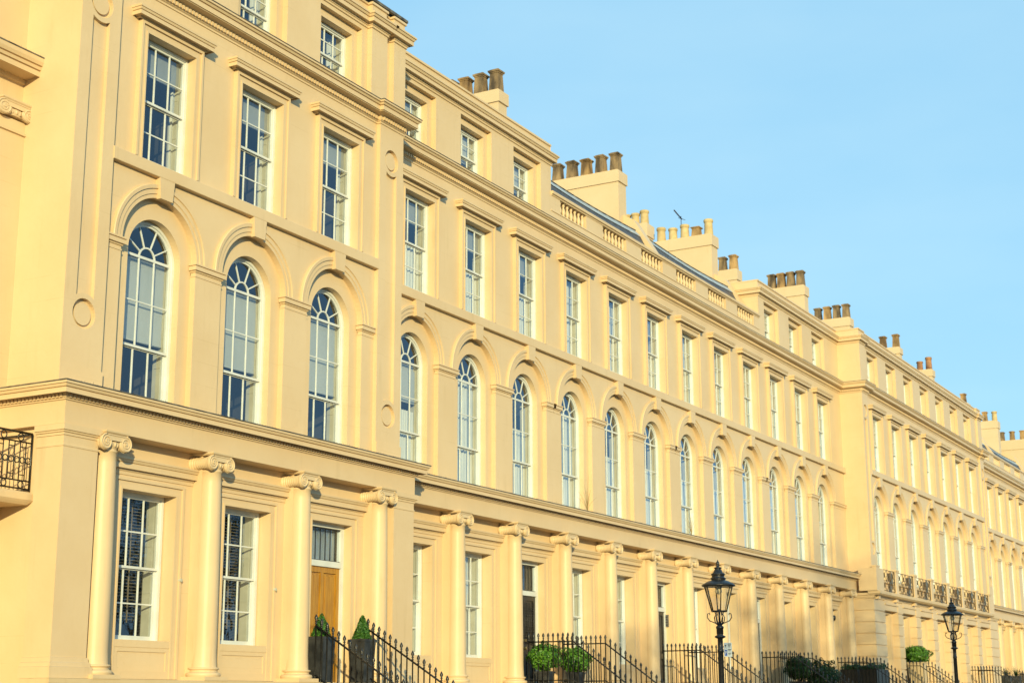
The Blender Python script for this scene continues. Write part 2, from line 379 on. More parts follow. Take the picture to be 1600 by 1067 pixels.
def make_window(house, kind, xc, yf, zb, dress):
    """kind -> size table; dress -> list of (name, what, args)"""
    spec = {'gf': (1.43, 2.78, 2, 2, 3, .5, False), 'arch': (1.49, 3.865, 2, 2, 3, .34, True),
            'sash': (1.43, 2.58, 2, 2, 3, .5, False), 'attic': (1.26, 1.42, 2, 2, 3, .47, False)}[kind]
    w, h, rt, rb, c, meet, ar = spec
    def mk():
        f, g = sash_frame(w, h, rt, rb, c, meet, ar, lowfirst=(.28 if ar else None))
        return f.mesh('window', M['white']), g.mesh('glass', M['glass']), room_mb(w,h).mesh('room', M['room']), shutter_mb(w, h-(w/2 if ar else 0)).mesh('shutter_case', M['shutter'])
    mf, mg, mr, ms = cached(kind, mk)
    wn = place('window', mf, house, Vector((xc, yf, zb))-wloc(house))
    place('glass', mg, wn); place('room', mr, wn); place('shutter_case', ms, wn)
    hw = w/2-.06
    for d in dress:
        if d[0] == 'blind':
            def mk(d=d):
                b = MB(); b.box(-hw, hw, .19, .194, h*(1-d[1]), h-.03 if not ar else h-w/2); b.tube([(-hw,.192,h*(1-d[1])),(hw,.192,h*(1-d[1]))], .014, 6)
                return b.mesh('blind', M[d[2]])
            place('blind', cached((kind,)+d, mk), wn)
        elif d[0] == 'net':
            def mk(d=d): return drape(-hw*d[2], hw*d[3], .03, h*d[1], .235, .025, 9).mesh('curtain', M[d[4]])
            place('curtain', cached((kind,)+d, mk), wn)
        elif d[0] == 'slats':
            def mk(d=d):
                b = MB(); z = h-.1
                while z > h*(1-d[1]):
                    b.box(-hw, hw-.16, .36, .405, z-.004, z+.006); z -= .062
                for x in (-hw*.5, hw*.35): b.box(x-.02, x+.02, .355, .358, h*(1-d[1]), h-.08)
                return b.mesh('slatted_blind', M['venet'])
            place('slatted_blind', cached((kind,)+d, mk), wn)
        elif d[0] == 'side':
            def mk(d=d): return drape(d[1]*hw, d[2]*hw, .03, h-.08 if not ar else h-w/2, .30, .04, 3).mesh('curtain', M[d[3]])
            place('curtain', cached((kind,)+d, mk), wn)
    return wn
def dress_for(kind, style):
    rnd = random.random()
    if style == 'pav':
        return {'gf': [('slats', .86)], 'arch': [('blind', .62, 'blind')], 'sash': [('blind', .25, 'blindgrey'), ('side', .86, 1.0, 'net')],
                'attic': [('side', .5, 1.0, 'net')]}[kind]
    if kind == 'arch':
        return random.choice([[('net', .84, 1, 1, 'net')], [('blind', .45, 'blind'), ('net', .5, .2, 1, 'net')], [('net', .8, .1, 1, 'net'), ('side', -1, -.6, 'net')], [('net', .6, 1, 1, 'net')]])
    if kind == 'gf':
        return random.choice([[('net', .97, 1, 1, 'net')], [('net', .6, 1, 1, 'net')], [('side', -.2, 1, 'net')]])
    if kind == 'attic':
        return random.choice([[('blind', .8, 'blind')], [('net', .95, 1, 1, 'net')], [('blind', .6, 'blind')]])
    return random.choice([[('net', .93, .3, 1, 'net')], [('net', .55, 1, 1, 'net'), ('blind', .25, 'blindgrey')], [('net', .72, 1, 1, 'net')], [('side', 0, 1, 'net')], [('blind', .72, 'blind')]])

# ------------------------------------------------------------------ column kit
COL_H0, COL_H1 = .44, 4.806
def column_meshes():
    sh = MB(); pr = []
    zb, zt = COL_H0+.26, COL_H1-.30
    for i in range(15):
        t = i/14; r = .238-.036*(t**1.9); pr.append((r, zb+(zt-zb)*t))
    pr = [(.255, zb-.01), (.252, zb+.015)] + pr[1:-1] + [(.204, zt-.07), (.218, zt-.06), (.222, zt-.045), (.214, zt-.03), (.203, zt-.02), (.203, zt+.09)]
    sh.lathe(0, 0, pr, 40)
    ba = MB(); z = COL_H0
    ba.box(-.335, .335, -.335, .335, z, z+.075)
    ba.lathe(0, 0, [(.325,z+.075),(.337,z+.10),(.337,z+.125),(.32,z+.15),(.285,z+.155),(.272,z+.165),(.265,z+.185),(.272,z+.2),(.293,z+.21),(.303,z+.225),(.296,z+.245),(.262,z+.25)], 36)
    ca = MB(); T = COL_H1
    # abacus
    ca.sweep([(-.27,.27),(-.27,-.27),(.27,-.27),(.27,.27),(-.27,.27)], [(-.2,T-.055),(.0,T-.055),(.028,T-.03),(.032,T-.001),(-.2,T-.001)], caps=False)
    # echinus with eggs
    ca.lathe(0, 0, [(.205,T-.30),(.225,T-.27),(.25,T-.21),(.235,T-.17),(.20,T-.15)], 32)
    for k in range(20):
        a = 2*PI*k/20; x, y = .232*math.cos(a), .232*math.sin(a)
        ca.lathe(x, y, [(.005,T-.275),(.022,T-.25),(.026,T-.215),(.018,T-.185),(.004,T-.18)], 7)
    vr = .145; vz = T-.06-vr; vx = .245
    # canalis
    for y0, y1 in ((-.262, -.14), (.14, .262)):
        ca.box(-vx, vx, y0, y1, T-.165, T-.055)
        yf = y0 if y0 < 0 else y1; sg = -1 if y0 < 0 else 1
        for z0, z1 in ((T-.078, T-.058), (T-.172, T-.152)):
            ya, yb = sorted((yf, yf+sg*.014)); ca.box(-vx*.95, vx*.95, ya, yb, z0, z1)
    for sx in (-1, 1):
        cx = sx*vx
        # bolster with ribs
        pr = []
        for i in range(37):
            t = -1+2*i/36; r = vr*(.70+.28*t*t)+(.012 if i % 4 < 2 else 0)
            pr.append((r, t*.225))
        ca.lathe_y(cx, vz, pr, 22)
        for y0, y1 in ((-.265,-.215), (.215,.265)):
            ca.lathe_y(cx, vz, [(vr*.94,y0),(vr,y0+.012),(vr,y1-.012),(vr*.94,y1)], 26)
        for yy in (-.268, .268):
            pts = []; n = 64
            for i in range(n+1):
                t = i/n; a = PI/2 - sx*(-1)*t*2*PI*2.4*(-1); rr = vr*.90*(1-t)**.9+.012
                pts.append((cx+rr*math.cos(PI/2+sx*(-t*2*PI*2.4)*(-1)*(-1)), yy, vz+rr*math.sin(PI/2+sx*(-t*2*PI*2.4)*(-1)*(-1))))
            ca.tube(pts, [.0175*(1-.5*i/n) for i in range(n+1)], 5)
            ca.lathe_y(cx, vz, [(.026,yy-.016),(.026,yy+.016)], 10)
    return sh.mesh('column', M['trim']), ba.mesh('base', M['trim']), ca.mesh('capital', M['cap'])
CM = column_meshes()
def column(house, x, y):
    c = place('column', CM[0], house, Vector((x,y,0))-wloc(house))
    place('base', CM[1], c); place('capital', CM[2], c)

# ------------------------------------------------------------------ profiles (offset outward, height)
P_ENT = [(-.62,4.806),(0,4.806),(0,5.215),(.03,5.22),(.03,5.245),(.055,5.25),(.055,5.315),(.085,5.335),(.19,5.345),(.19,5.31),(.215,5.305),(.215,5.385),(.198,5.388),(.198,5.398),(.232,5.405),(.245,5.44),(.245,5.452),(.275,5.457),(.275,5.495),(-.3,5.54)]
P_ENT_FLASH = [(.08,5.518),(.283,5.496),(.287,5.51),(.28,5.522),(.08,5.54)]
P_MAIN = [(0,13.80),(.022,13.81),(.022,13.85),(.05,13.87),(.05,13.885),(.06,13.89),(.06,13.975),(.10,14.0),(.235,14.02),(.235,14.075),(.235,14.04),(.262,14.04),(.262,14.145),(.245,14.148),(.245,14.16),(.28,14.165),(.30,14.205),(.30,14.215),(.335,14.22),(.335,14.262),(-.1,14.31)]
P_MAIN_FLASH = [(.1,14.29),(.343,14.264),(.347,14.278),(.34,14.288),(.1,14.31)]
P_ATT = [(0,16.13),(.03,16.14),(.03,16.19),(.05,16.20),(.05,16.24),(.07,16.25),(.13,16.26),(.13,16.275),(.13,16.245),(.15,16.245),(.15,16.345),(.135,16.348),(.135,16.36),(.165,16.365),(.185,16.41),(.185,16.42),(.21,16.425),(.21,16.47),(-.1,16.50)]
P_STR = [(0,10.11),(.115,10.115),(.12,10.13),(.12,10.35),(.115,10.36),(0,10.378)]
P_HOOD = [(0,13.20),(.018,13.21),(.018,13.235),(.03,13.245),(.11,13.265),(.11,13.23),(.126,13.23),(.126,13.305),(.11,13.308),(.11,13.32),(.132,13.325),(.142,13.36),(.142,13.37),(.16,13.375),(.16,13.42),(0,13.45)]
P_GCORN = [(0,4.16),(.02,4.165),(.02,4.225),(.04,4.24),(.045,4.275),(.095,4.285),(.095,4.305),(.095,4.27),(.112,4.27),(.112,4.365),(.10,4.368),(.10,4.378),(.125,4.385),(.14,4.42),(.14,4.43),(.16,4.435),(.16,4.475),(0,4.51)]
def dentils(mb, path, d0, d1, z0, z1, step=.092, wid=.052):
    for a, b in zip(path[:-1], path[1:]):
        A, B = Vector(a), Vector(b); L = (B-A).length
        if L < .3: continue
        t = (B-A)/L; nrm = Vector((t.y,-t.x)); n = int(L/step)
        for i in range(n):
            c = A+t*((i+.5)*L/n); p = c-t*wid/2; q = c+t*wid/2
            pts = [p+nrm*d0, q+nrm*d0, q+nrm*d1, p+nrm*d1]
            mb.add([(u.x,u.y,z0) for u in pts]+[(u.x,u.y,z1) for u in pts], [(0,3,2,1),(0,1,5,4),(1,2,6,5),(2,3,7,6),(3,0,4,7)])
def spikes(mb, path, d, z):
    rr = random.Random(3)
    for a, b in zip(path[:-1], path[1:]):
        A, B = Vector(a), Vector(b); L = (B-A).length
        if L < 2: continue
        t = (B-A)/L; nrm = Vector((t.y,-t.x)); x = .1
        while x < L-.1:
            if math.sin(x*1.7)+math.sin(x*.61+2) > -.9:
                c = A+t*x+nrm*d; h = rr.uniform(.03,.075); lean = rr.uniform(-.02,.02); w = .006
                mb.add([(c.x-w,c.y,z),(c.x+w,c.y,z),(c.x+lean,c.y-.015,z+h)], [(0,1,2)])
            x += rr.uniform(.05,.13)

# bay details -------------------------------------------------------
GF_W, GF_B, GF_T = 1.48, 1.16, 3.90
def bay_ground(wall, trim, house, xc, yw, style, door=False):
    """architrave, apron, sill, reveal and window of one ground-floor bay; returns hole"""
    zb = .46 if door else GF_B
    hole = rect(xc-GF_W/2, xc+GF_W/2, zb, GF_T)
    wall.reveal(hole, yw, yw+.30)
    hw = GF_W/2
    z0 = .46; trim = MB()
    for (a, b, p) in ((0,.045,.035),(.045,.16,.02),(.16,.215,.055)):
        trim.box(xc-hw-b, xc-hw-a, yw-p, yw+.0, z0, GF_T+a); trim.box(xc+hw+a, xc+hw+b, yw-p, yw+.0, z0, GF_T+a)
        trim.box(xc-hw-b, xc+hw+b, yw-p, yw+.0, GF_T+a, GF_T+b)
    part('architrave', trim, 'trim', house)
    if not door:
        trim = MB()
        trim.box(xc-hw, xc+hw, yw-.03, yw+.2, 1.03, GF_B)               # stone sill
        # sunk apron panel
        trim.box(xc-hw, xc-hw+.09, yw-.02, yw, .46, 1.03); trim.box(xc+hw-.09, xc+hw, yw-.02, yw, .46, 1.03)
        trim.box(xc-hw+.09, xc+hw-.09, yw-.02, yw, .46, .60); trim.box(xc-hw+.09, xc+hw-.09, yw-.02, yw, .95, 1.03)
        part('apron', trim, 'trim', house)
        make_window(house, 'gf', xc, yw+.26, GF_B-.04, dress_for('gf', style))
    return hole
def bay_arch(wall, trim, house, xc, yw, style):
    zs = 8.565; zb = 5.40; za = zs+.09; ri = 1.065
    outer = archloop(xc, zb, za, ri); inner = archloop(xc, zb, zs, .745)
    wall.reveal(outer, yw, yw+.13)
    # recessed panel ring between the two loops
    n = len(outer); vs = [(x,yw+.13,z) for x,z in outer]+[(x,yw+.13,z) for x,z in inner]
    wall.add(vs, [(i, i+1, n+i+1, n+i) for i in range(1, n-1)]+[(n-1, 0, n, 2*n-1)])
    wall.reveal(inner, yw+.13, yw+.33)
    # archivolt mouldings
    trim = MB()
    trim.arc(xc, za, [(ri,yw+.0),(ri,yw-.022),(1.145,yw-.022),(1.15,yw-.04),(1.25,yw-.04),(1.255,yw-.065),(1.325,yw-.07),(1.34,yw-.055),(1.34,yw)], 44)
    av = part('archivolt', trim, 'trim', house); trim = MB()
    # keystone
    lp = [(xc-.175,9.69),(xc+.175,9.69),(xc+.215,10.112),(xc-.215,10.112)]
    trim.slab(lp, yw-.117, yw); part('keystone', trim, 'trim', av)
    make_window(house, 'arch', xc, yw+.285, zb+.03, dress_for('arch', style))
    return outer
def impost(house, x0, x1, yw):
    if x1-x0 < .05: return
    trim = MB()
    trim.sweep([(x0,yw+.12),(x0,yw),(x1,yw),(x1,yw+.12)], [(-.01,8.40),(.012,8.405),(.012,8.435),(-.01,8.44),(-.01,8.49),(.025,8.50),(.025,8.53),(.065,8.535),(.065,8.615),(.05,8.62),(.05,8.628),(.078,8.632),(.078,8.665),(0,8.68)])
    part('impost', trim, 'trim', house)
SW, SB, ST = 1.43, 10.375, 12.985
def bay_second(wall, trim, house, xc, yw, style):
    hole = rect(xc-SW/2, xc+SW/2, SB, ST); wall.reveal(hole, yw, yw+.18); hw = SW/2; trim = MB()
    for (a, b, p) in ((0,.04,.085),(.04,.15,.07),(.15,.205,.11)):
        trim.box(xc-hw-b, xc-hw-a, yw-p, yw, SB, ST+a); trim.box(xc+hw+a, xc+hw+b, yw-p, yw, SB, ST+a)
        trim.box(xc-hw-b, xc+hw+b, yw-p, yw, ST+a, ST+b)
    part('architrave', trim, 'trim', house); trim = MB()
    x0, x1 = xc-hw-.265, xc+hw+.265
    # frieze of the hood
    trim.box(xc-hw-.20, xc+hw+.20, yw-.097, yw, ST+.205, 13.22)
    trim.sweep([(x0,yw),(x0,yw-.10),(x1,yw-.10),(x1,yw)], P_HOOD); part('window_hood', trim, 'trim', house)
    make_window(house, 'sash', xc, yw+.135, SB+.02, dress_for('sash', style))
    return hole
AW, AB, AT = 1.70, 14.20, 16.03
def bay_attic(wall, trim, house, xc, yw, style):
    hole = rect(xc-AW/2, xc+AW/2, AB, AT); wall.reveal(hole, yw, yw+.14)
    inner = rect(xc-.63, xc+.63, AB, AT-.2)
    wall.panel(hole, [inner], yw+.14); wall.reveal(inner, yw+.14, yw+.36)
    make_window(house, 'attic', xc, yw+.33, AB+.19, dress_for('attic', style))
    return hole

def chimney(house, xr, yf, yb, ztop, zcapb, pots, w=.62, zbot=14.6, potmat='pot_dark', ph=.72, pr=.205):
    """stack on a party wall, long side running back from the front; pots in one row"""
    c = MB(); c.box(xr-w+.05, xr-.05, yf+.05, yb-.05, zbot, zcapb); c.box(xr-w, xr, yf, yb, zcapb, ztop)
    c.box(xr-w+.08, xr-.08, yf+.08, yb-.08, ztop, ztop+.06)
    ch = part('chimney', c, 'stucco', house)
    n = len(pots)
    for i, (mt, sc_) in enumerate(pots):
        y = yf+.28+(yb-yf-.56)*(i/(n-1) if n > 1 else .5)
        def mk(mt=mt, square=(mt in ('pot_tan','pot_dark'))):
            p = MB()
            if square:
                p.tbox(0,0,0,.60,pr*1.75,pr*1.75,pr*1.45,pr*1.45); p.tbox(0,0,.60,.645,pr*1.62,pr*1.62,pr*1.66,pr*1.66)
                p.tbox(0,0,.645,.70,pr*1.9,pr*1.9,pr*2.0,pr*2.0); p.tbox(0,0,.70,.735,pr*1.55,pr*1.55,pr*1.5,pr*1.5)
            else:
                p.lathe(0,0,[(pr*.98,0),(pr*.92,.06),(pr*.84,.5),(pr*.83,.56),(pr*.97,.58),(pr*.99,.66),(pr*.9,.70),(pr*.72,.70),(pr*.7,.5)], 18)
            return p.mesh('chimney_pot', M[mt])
        me = cached(('pot', mt), mk)
        o = place('chimney_pot', me, ch, Vector((xr-w/2, y, ztop+.05))-wloc(ch)); o.scale = (1,1,sc_); o.rotation_euler = (0,0,random.uniform(-.06,.06))
    return ch
def door_set(house, xc, yd, leafmat, kind):
    """door leaf, frame, transom and fanlight inside a ground-floor opening"""
    hw = GF_W/2; zb = .46; zt = 2.95
    f = MB(); f.box(xc-hw, xc-hw+.10, yd-.02, yd+.10, zb, GF_T); f.box(xc+hw-.10, xc+hw, yd-.02, yd+.10, zb, GF_T)
    f.box(xc-hw+.10, xc+hw-.10, yd-.03, yd+.10, zt, zt+.13); f.box(xc-hw+.10, xc+hw-.10, yd-.02, yd+.10, GF_T-.09, GF_T)
    fr = part('door_frame', f, 'white', house)
    d = MB(); x0, x1 = xc-hw+.10, xc+hw-.10; y0, y1 = yd+.02, yd+.075; st = .12
    d.box(x0, x1, y0+.04, y1, zb, zt)
    xm = (x0+x1)/2
    for a, b in ((x0,x0+st),(x1-st,x1),(xm-.055,xm+.055)): d.box(a, b, y0, y0+.04, zb, zt)
    for za, zb2 in ((zb,zb+.22),(zb+.95,zb+1.12),(zt-.13,zt)): 
        for a, b in ((x0+st,xm-.055),(xm+.055,x1-st)): d.box(a, b, y0, y0+.04, za, zb2)
    for za, zb2 in ((zb+.22,zb+.95),(zb+1.12,zt-.13)):
        for a, b in ((x0+st,xm-.055),(xm+.055,x1-st)): d.box(a+.035, b-.035, y0+.022, y0+.04, za+.035, zb2-.035); d.box(a+.075, b-.075, y0+.004, y0+.022, za+.075, zb2-.075)
    dr = part('door', d, leafmat, house)
    k = MB(); k.lathe_y(xm+.0, zb+1.03, [(.012,y0-.06),(.045,y0-.055),(.05,y0-.03),(.02,y0-.02),(.02,y0)], 12)
    k.box(xm-.11, xm+.11, y0-.014, y0, zb+1.22, zb+1.28)
    part('door_knob', k, 'brass', dr)
    if kind == 'grille':
        g = MB()
        for i in range(9):
            x = x0+st+.02+(x1-x0-2*st-.04)*i/8; g.tube([(x,y0-.02,zb+1.15),(x,y0-.02,zt-.18)], .008, 5)
        for j in range(7):
            z = zb+1.2+j*.15
            g.tube([(x0+st,y0-.022,z),(x1-st,y0-.022,z)], .006, 5)
            for i in range(4):
                cx = x0+st+.12+i*.27; g.tube([(cx+.06*math.cos(a*PI/6), y0-.026, z+.06*math.sin(a*PI/6)) for a in range(12)], .007, 4, closed=True)
        part('door_grille', g, 'black', dr)
    g = MB(); g.panel(rect(x0+.0, x1-.0, zt+.13, GF_T-.09), [], yd+.04); fl = part('fanlight', g, 'glass', house)
    b = MB()
    for i in range(1, 7):
        x = x0+(x1-x0)*i/7; b.box(x-.007, x+.007, yd+.015, yd+.03, zt+.13, GF_T-.09)
        b.tube([(x-.06+.06*math.cos(a), yd+.02, GF_T-.2+.06*math.sin(a)) for a in [PI*j/6 for j in range(7)]], .007, 4)
    b.box(x0, x1, yd+.015, yd+.03, zt+.13, zt+.15); b.box(x0, x1, yd+.015, yd+.03, GF_T-.12, GF_T-.09)
    part('fanlight_bars', b, 'black', fl)
    if leafmat == 'oak': b = MB(); b.panel(rect(x0, x1, zt+.13, GF_T-.09), [], yd+.16); part('fanlight_blind', b, 'blindgrey', fl)
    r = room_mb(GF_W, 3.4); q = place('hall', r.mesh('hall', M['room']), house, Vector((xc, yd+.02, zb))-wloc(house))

# ------------------------------------------------------------------ the terrace
PAVX = (19.47, 30.44); P2 = (68.3, 92.4)
WR = 21.08; WP = 20.30; WQ = 20.13
BAY = 3.0; def_bay = lambda k: 29.49+BAY*k
houses = {}

def facade(house, x0, x1, centres, yw, style, doors=(), columns=(), gf='columns', attic=None, balus=None,
           ent_path=None, main_path=None, str_path=None, att_path=None, end_imposts=True, top_z=16.9, gfdy=.03, end_l=None):
    wall = MB(); trim = MB()
    yg = yw-gfdy; zmid = 5.30
    # ground floor
    holes = []
    for i, xc in enumerate(centres):
        holes.append(bay_ground(wall, trim, house, xc, yg, style, door=(i in doors)))
    wall.panel(rect(x0, x1, GROUND, zmid), holes, yg)
    wall.quad((x0,yg,zmid),(x1,yg,zmid),(x1,yw+.01,zmid),(x0,yw+.01,zmid))
    # first floor
    holes = [bay_arch(wall, trim, house, xc, yw, style) for xc in centres]
    wall.panel(rect(x0, x1, zmid, 10.13), holes, yw)
    xs = [x0]+[c for xc in centres for c in (xc-1.065, xc+1.065)]+[x1]
    for a, b in zip(xs[0::2], xs[1::2]):
        if not end_imposts:
            if a == x0: a = x0+(1.02 if x0 < 30 else .88)
            if b == x1: b = x1-(1.03 if x0 < 30 else .88)
        impost(house, a, b, yw)
    # second floor
    holes = [bay_second(wall, trim, house, xc, yw, style) for xc in centres]
    wall.panel(rect(x0, x1, 10.13, 14.1), holes, yw)
    # attic or parapet
    if attic:
        holes = [bay_attic(wall, trim, house, xc, yw, style) for xc in attic]
        wall.panel(rect(x0, x1, 14.1, 16.3), holes, yw)
    trim.sweep(str_path or [(x0,yw),(x1,yw)], P_STR)
    part('wall', wall, 'stucco', house)
    part('string_course', trim, 'trim', house)
    # entablature
    if ent_path:
        e = MB(); e.sweep(ent_path, P_ENT); dentils(e, ent_path, .055, .078, 5.252, 5.312); en = part('entablature', e, 'trim', house)
        fl = MB(); fl.sweep(ent_path, P_ENT_FLASH); spikes(fl, ent_path, .24, 5.515); part('lead_flashing', fl, 'lead', en)
    if main_path:
        e = MB(); e.sweep(main_path, P_MAIN); dentils(e, main_path, .06, .10, 13.892, 13.972, .10, .058); en = part('main_cornice', e, 'trim', house)
        fl = MB(); fl.sweep(main_path, P_MAIN_FLASH); part('lead_flashing', fl, 'lead', en)
    if att_path:
        e = MB(); e.sweep(att_path, P_ATT); e.sweep(att_path, [(-.3,16.46),(-.02,16.46),(-.02,16.76),(.02,16.77),(.02,16.83),(-.3,16.86)]); part('attic_cornice', e, 'trim', house)
    for cx, cy in columns: column(house, cx, cy)

def pilaster_strip(mb, x0, x1, yb, yf, z0, z1):
    mb.box(x0, x1, yf, yb, z0, z1)
def colonnade_back(house, xs, xspan, yg, ycol):
    """pilaster strips behind the columns and the inner cornice between them"""
    for x in xs: m = MB(); m.box(x-.235, x+.235, yg-.225, yg, .46, 4.84); part('wall_pilaster', m, 'trim', house)
    edges = [xspan[0]]+[v for x in xs for v in (x-.235, x+.235)]+[xspan[1]]
    for a, b in zip(edges[0::2], edges[1::2]):
        if b-a > .3: m = MB(); m.sweep([(a+.01,yg),(b-.01,yg)], P_GCORN); part('inner_cornice', m, 'trim', house)
def podium(house, x0, x1, yf, yb):
    m = MB(); m.box(x0, x1, yf, yb, GROUND, .36); m.box(x0, x1, yf-.04, yb, .36, .44)
    part('podium', m, 'stone', house)
def steps(house, x0, x1, ylanding, yfront, z=.43):
    m = MB(); m.box(x0, x1, ylanding, yfront, GROUND, z); n = 12; y = ylanding; h = (z-(-1.45))/n
    for i in range(n): m.box(x0, x1, y-.30, y, GROUND, z-h*(i+1)); y -= .30
    part('entrance_steps', m, 'stone', house)

# ---- near end pavilion
pv = thing('end_pavilion', 'tall cream end pavilion nearest the viewer, with oak front door and three bays of windows', 'building', (25.04, WP, GROUND))
pc = [22.0+2.93*i for i in range(3)]
FP = WP-.44                                    # frieze face
ent = [(19.34, 21.7), (19.34, FP), (30.60, FP), (30.60, 20.95)]
mainp = [(19.47,21.62),(19.47,WP-.1),(20.50,WP-.1),(20.50,WP),(29.42,WP),(29.42,WP-.1),(30.44,WP-.1),(30.44,21.16)]
attp = [(19.47,21.62),(19.47,WP-.1),(20.50,WP-.1),(20.50,WP),(28.95,WP),(28.95,WP-.13),(29.62,WP-.13),(29.62,WP),(29.92,WP),(29.92,WP-.13),(30.44,WP-.13),(30.44,21.16)]
facade(pv, 19.48, 30.43, pc, WP, 'pav', doors=(2,), columns=[(20.535+2.93*i, WP-.28) for i in range(4)], attic=pc,
       ent_path=ent, main_path=mainp, att_path=attp, str_path=[(20.50,WP),(29.42,WP)], end_imposts=False)
colonnade_back(pv, [20.535+2.93*i for i in range(4)], (19.75, 30.2), WP-.03, WP-.28)
m = MB()
# end pilasters with sunk panels and roundels
def sunk_pilaster(m, x0, x1, yf, yb, z0, z1, zr_lo, zr_hi):
    xc = (x0+x1)/2; r = .285; pw = .22; gap = .30
    lo, hi = zr_lo, zr_hi
    def bite(zc, up):      # concave end of the panel round a roundel
        R = r+.10; pts = []
        a0 = math.acos(pw/R) if pw < R else 0
        for i in range(9):
            a = (PI-a0)+(a0-(PI-a0))*i/8 if up else a0+((PI-a0)-a0)*i/8
            pts.append((xc+R*math.cos(a), zc+(R*math.sin(a) if up else -R*math.sin(a))))
        return pts
    top = [(xc+pw, hi-.0)]
    low = bite(lo, True)                    # left -> right along the bottom of the panel
    R = r+.10; a0 = math.acos(pw/R)
    hi_pts = [(xc+R*math.cos(a0+(PI-2*a0)*i/8), hi-R*math.sin(a0+(PI-2*a0)*i/8)) for i in range(9)]   # right -> left
    panel = low+hi_pts
    holes = [panel]
    circ = lambda zc, rr: [(xc+rr*math.cos(2*PI*i/28), zc+rr*math.sin(2*PI*i/28)) for i in range(28)]
    holes += [circ(lo, r), circ(hi, r)]
    m.panel(rect(x0, x1, z0, z1), holes, yf)
    m.panel(panel, [], yf+.075); m.reveal(panel, yf, yf+.075)
    for zc in (lo, hi):
        m.reveal(circ(zc, r), yf, yf+.085); m.panel(circ(zc, r), [circ(zc, r-.075)], yf+.085)
        m.reveal(circ(zc, r-.075), yf+.04, yf+.085, True); m.panel(circ(zc, r-.075), [], yf+.04)
    m.quad((x0,yf,z0),(x0,yb,z0),(x0,yb,z1),(x0,yf,z1)); m.quad((x1,yf,z0),(x1,yb,z0),(x1,yb,z1),(x1,yf,z1))
for a, b, lo, hi in ((19.47,20.50,6.95,13.08),(29.42,30.44,6.62,12.98)):
    m = MB(); sunk_pilaster(m, a, b, WP-.1, WP+.02, 5.40, 13.82, lo, hi)
    m.box(a-.02 if a < 20 else a, b+.02, WP-.125, WP-.1, 5.40, 5.95)     # plinth block
    part('end_pilaster', m, 'stucco', pv)
for a, b in ((19.47,20.50),(28.95,29.62),(29.92,30.44)):
    m = MB(); m.box(a, b, WP-(.1 if a < 20 else .13), WP, 14.1, 16.2); part('attic_pilaster', m, 'stucco', pv)
m = MB()
# end (west) wall and the hidden right return
m.quad((19.475,WP-.1,GROUND),(19.475,21.8,GROUND),(19.475,21.8,16.8),(19.475,WP-.1,16.8))
part('end_wall', m, 'stucco', pv)
m = MB(); m.quad((30.435,WP-.09,GROUND),(30.435,21.2,GROUND),(30.435,21.2,16.8),(30.435,WP-.09,16.8)); part('return_wall', m, 'stucco', pv)
m = MB()
for x0, x1, y0, y1 in ((19.34,20.22,FP+.01,20.52),(29.72,30.60,FP+.01,20.95)):
    m = MB(); m.box(x0+.02, x1-.02, y0, y1, .40, 4.78)
    pp = [(x0+.02,y1),(x0+.02,y0),(x1-.02,y0),(x1-.02,y1)]
    m.sweep(pp, [(-.01,4.40),(.012,4.405),(.015,4.43),(.012,4.445),(-.01,4.45)])
    m.sweep(pp, [(-.01,4.59),(.02,4.60),(.02,4.64),(.045,4.65),(.05,4.675),(.075,4.685),(.075,4.79),(-.01,4.80)])
    m.sweep([(x0+.02,y1),(x0+.02,y0),(x1-.02,y0),(x1-.02,y1)], [(-.01,.80),(.025,.79),(.03,.72),(.055,.70),(.06,.64),(.085,.63),(.085,.445),(-.01,.445)])
    part('corner_pier', m, 'trim', pv)
podium(pv, 19.2, 30.7, FP-.12, 20.4)
door_set(pv, pc[2], WP+.17, 'oak', 'plain')
steps(pv, pc[2]-1.05, pc[2]+.95, 19.74, FP-.12, .44)
r = MB(); r.box(19.6, 30.5, 20.7, 27, 16.3, 16.5); part('roof', r, 'lead', pv)
m = MB(); m.sweep([(19.47,21.6),(19.47,WP-.1),(30.44,WP-.1),(30.44,21.1)], [(.0,16.85),(.06,16.86),(.06,16.93),(-.3,16.95)]); part('parapet_coping', m, 'lead', pv)
for i in range(2):
    m = MB(); m.lathe_y(pc[i]+GF_W/2+.19-.0, 2.32, [(.03,WP-.05-.065),(.036,WP-.05-.05),(.036,WP-.05)], 12); part('bell_button', m, 'shutter', pv)

# ---- linking wing at the far left
lw = thing('link_wing', 'low part of a cream wing at the left edge with ionic pilaster and iron balcony', 'building', (17.0, 21.6, GROUND))
m = MB(); m.panel(rect(8.0, 19.60, GROUND, 16.5), [], 21.62)
m.box(18.80, 19.50, 21.50, 21.62, 4.0, 10.70)
part('wall', m, 'stucco', lw)
m = MB(); m.sweep([(8.0,21.62),(19.53,21.62)], [(0,11.50),(.05,11.52),(.06,11.60),(.40,11.62),(.40,11.59),(.42,11.59),(.42,11.69),(.40,11.693),(.40,11.707),(.44,11.715),(.455,11.765),(.435,11.768),(.435,11.785),(.475,11.795),(.50,11.86),(.50,11.94),(0,12.03)])
lc = part('cornice', m, 'trim', lw)
m = MB(); m.sweep([(8.0,21.62),(19.53,21.62)], [(.2,11.985),(.508,11.942),(.512,11.955),(.505,11.97),(.2,12.01)]); spikes(m, [(8.0,21.62),(19.53,21.62)], .46, 11.96); part('lead_flashing', m, 'lead', lc)
o = place('pilaster_capital', CM[2], lw, Vector((18.99,21.56,11.20-COL_H1))-wloc(lw)); o.scale = (1.25,.75,1.0)
o.location = Vector((19.16,21.58,11.04-COL_H1))-wloc(lw)
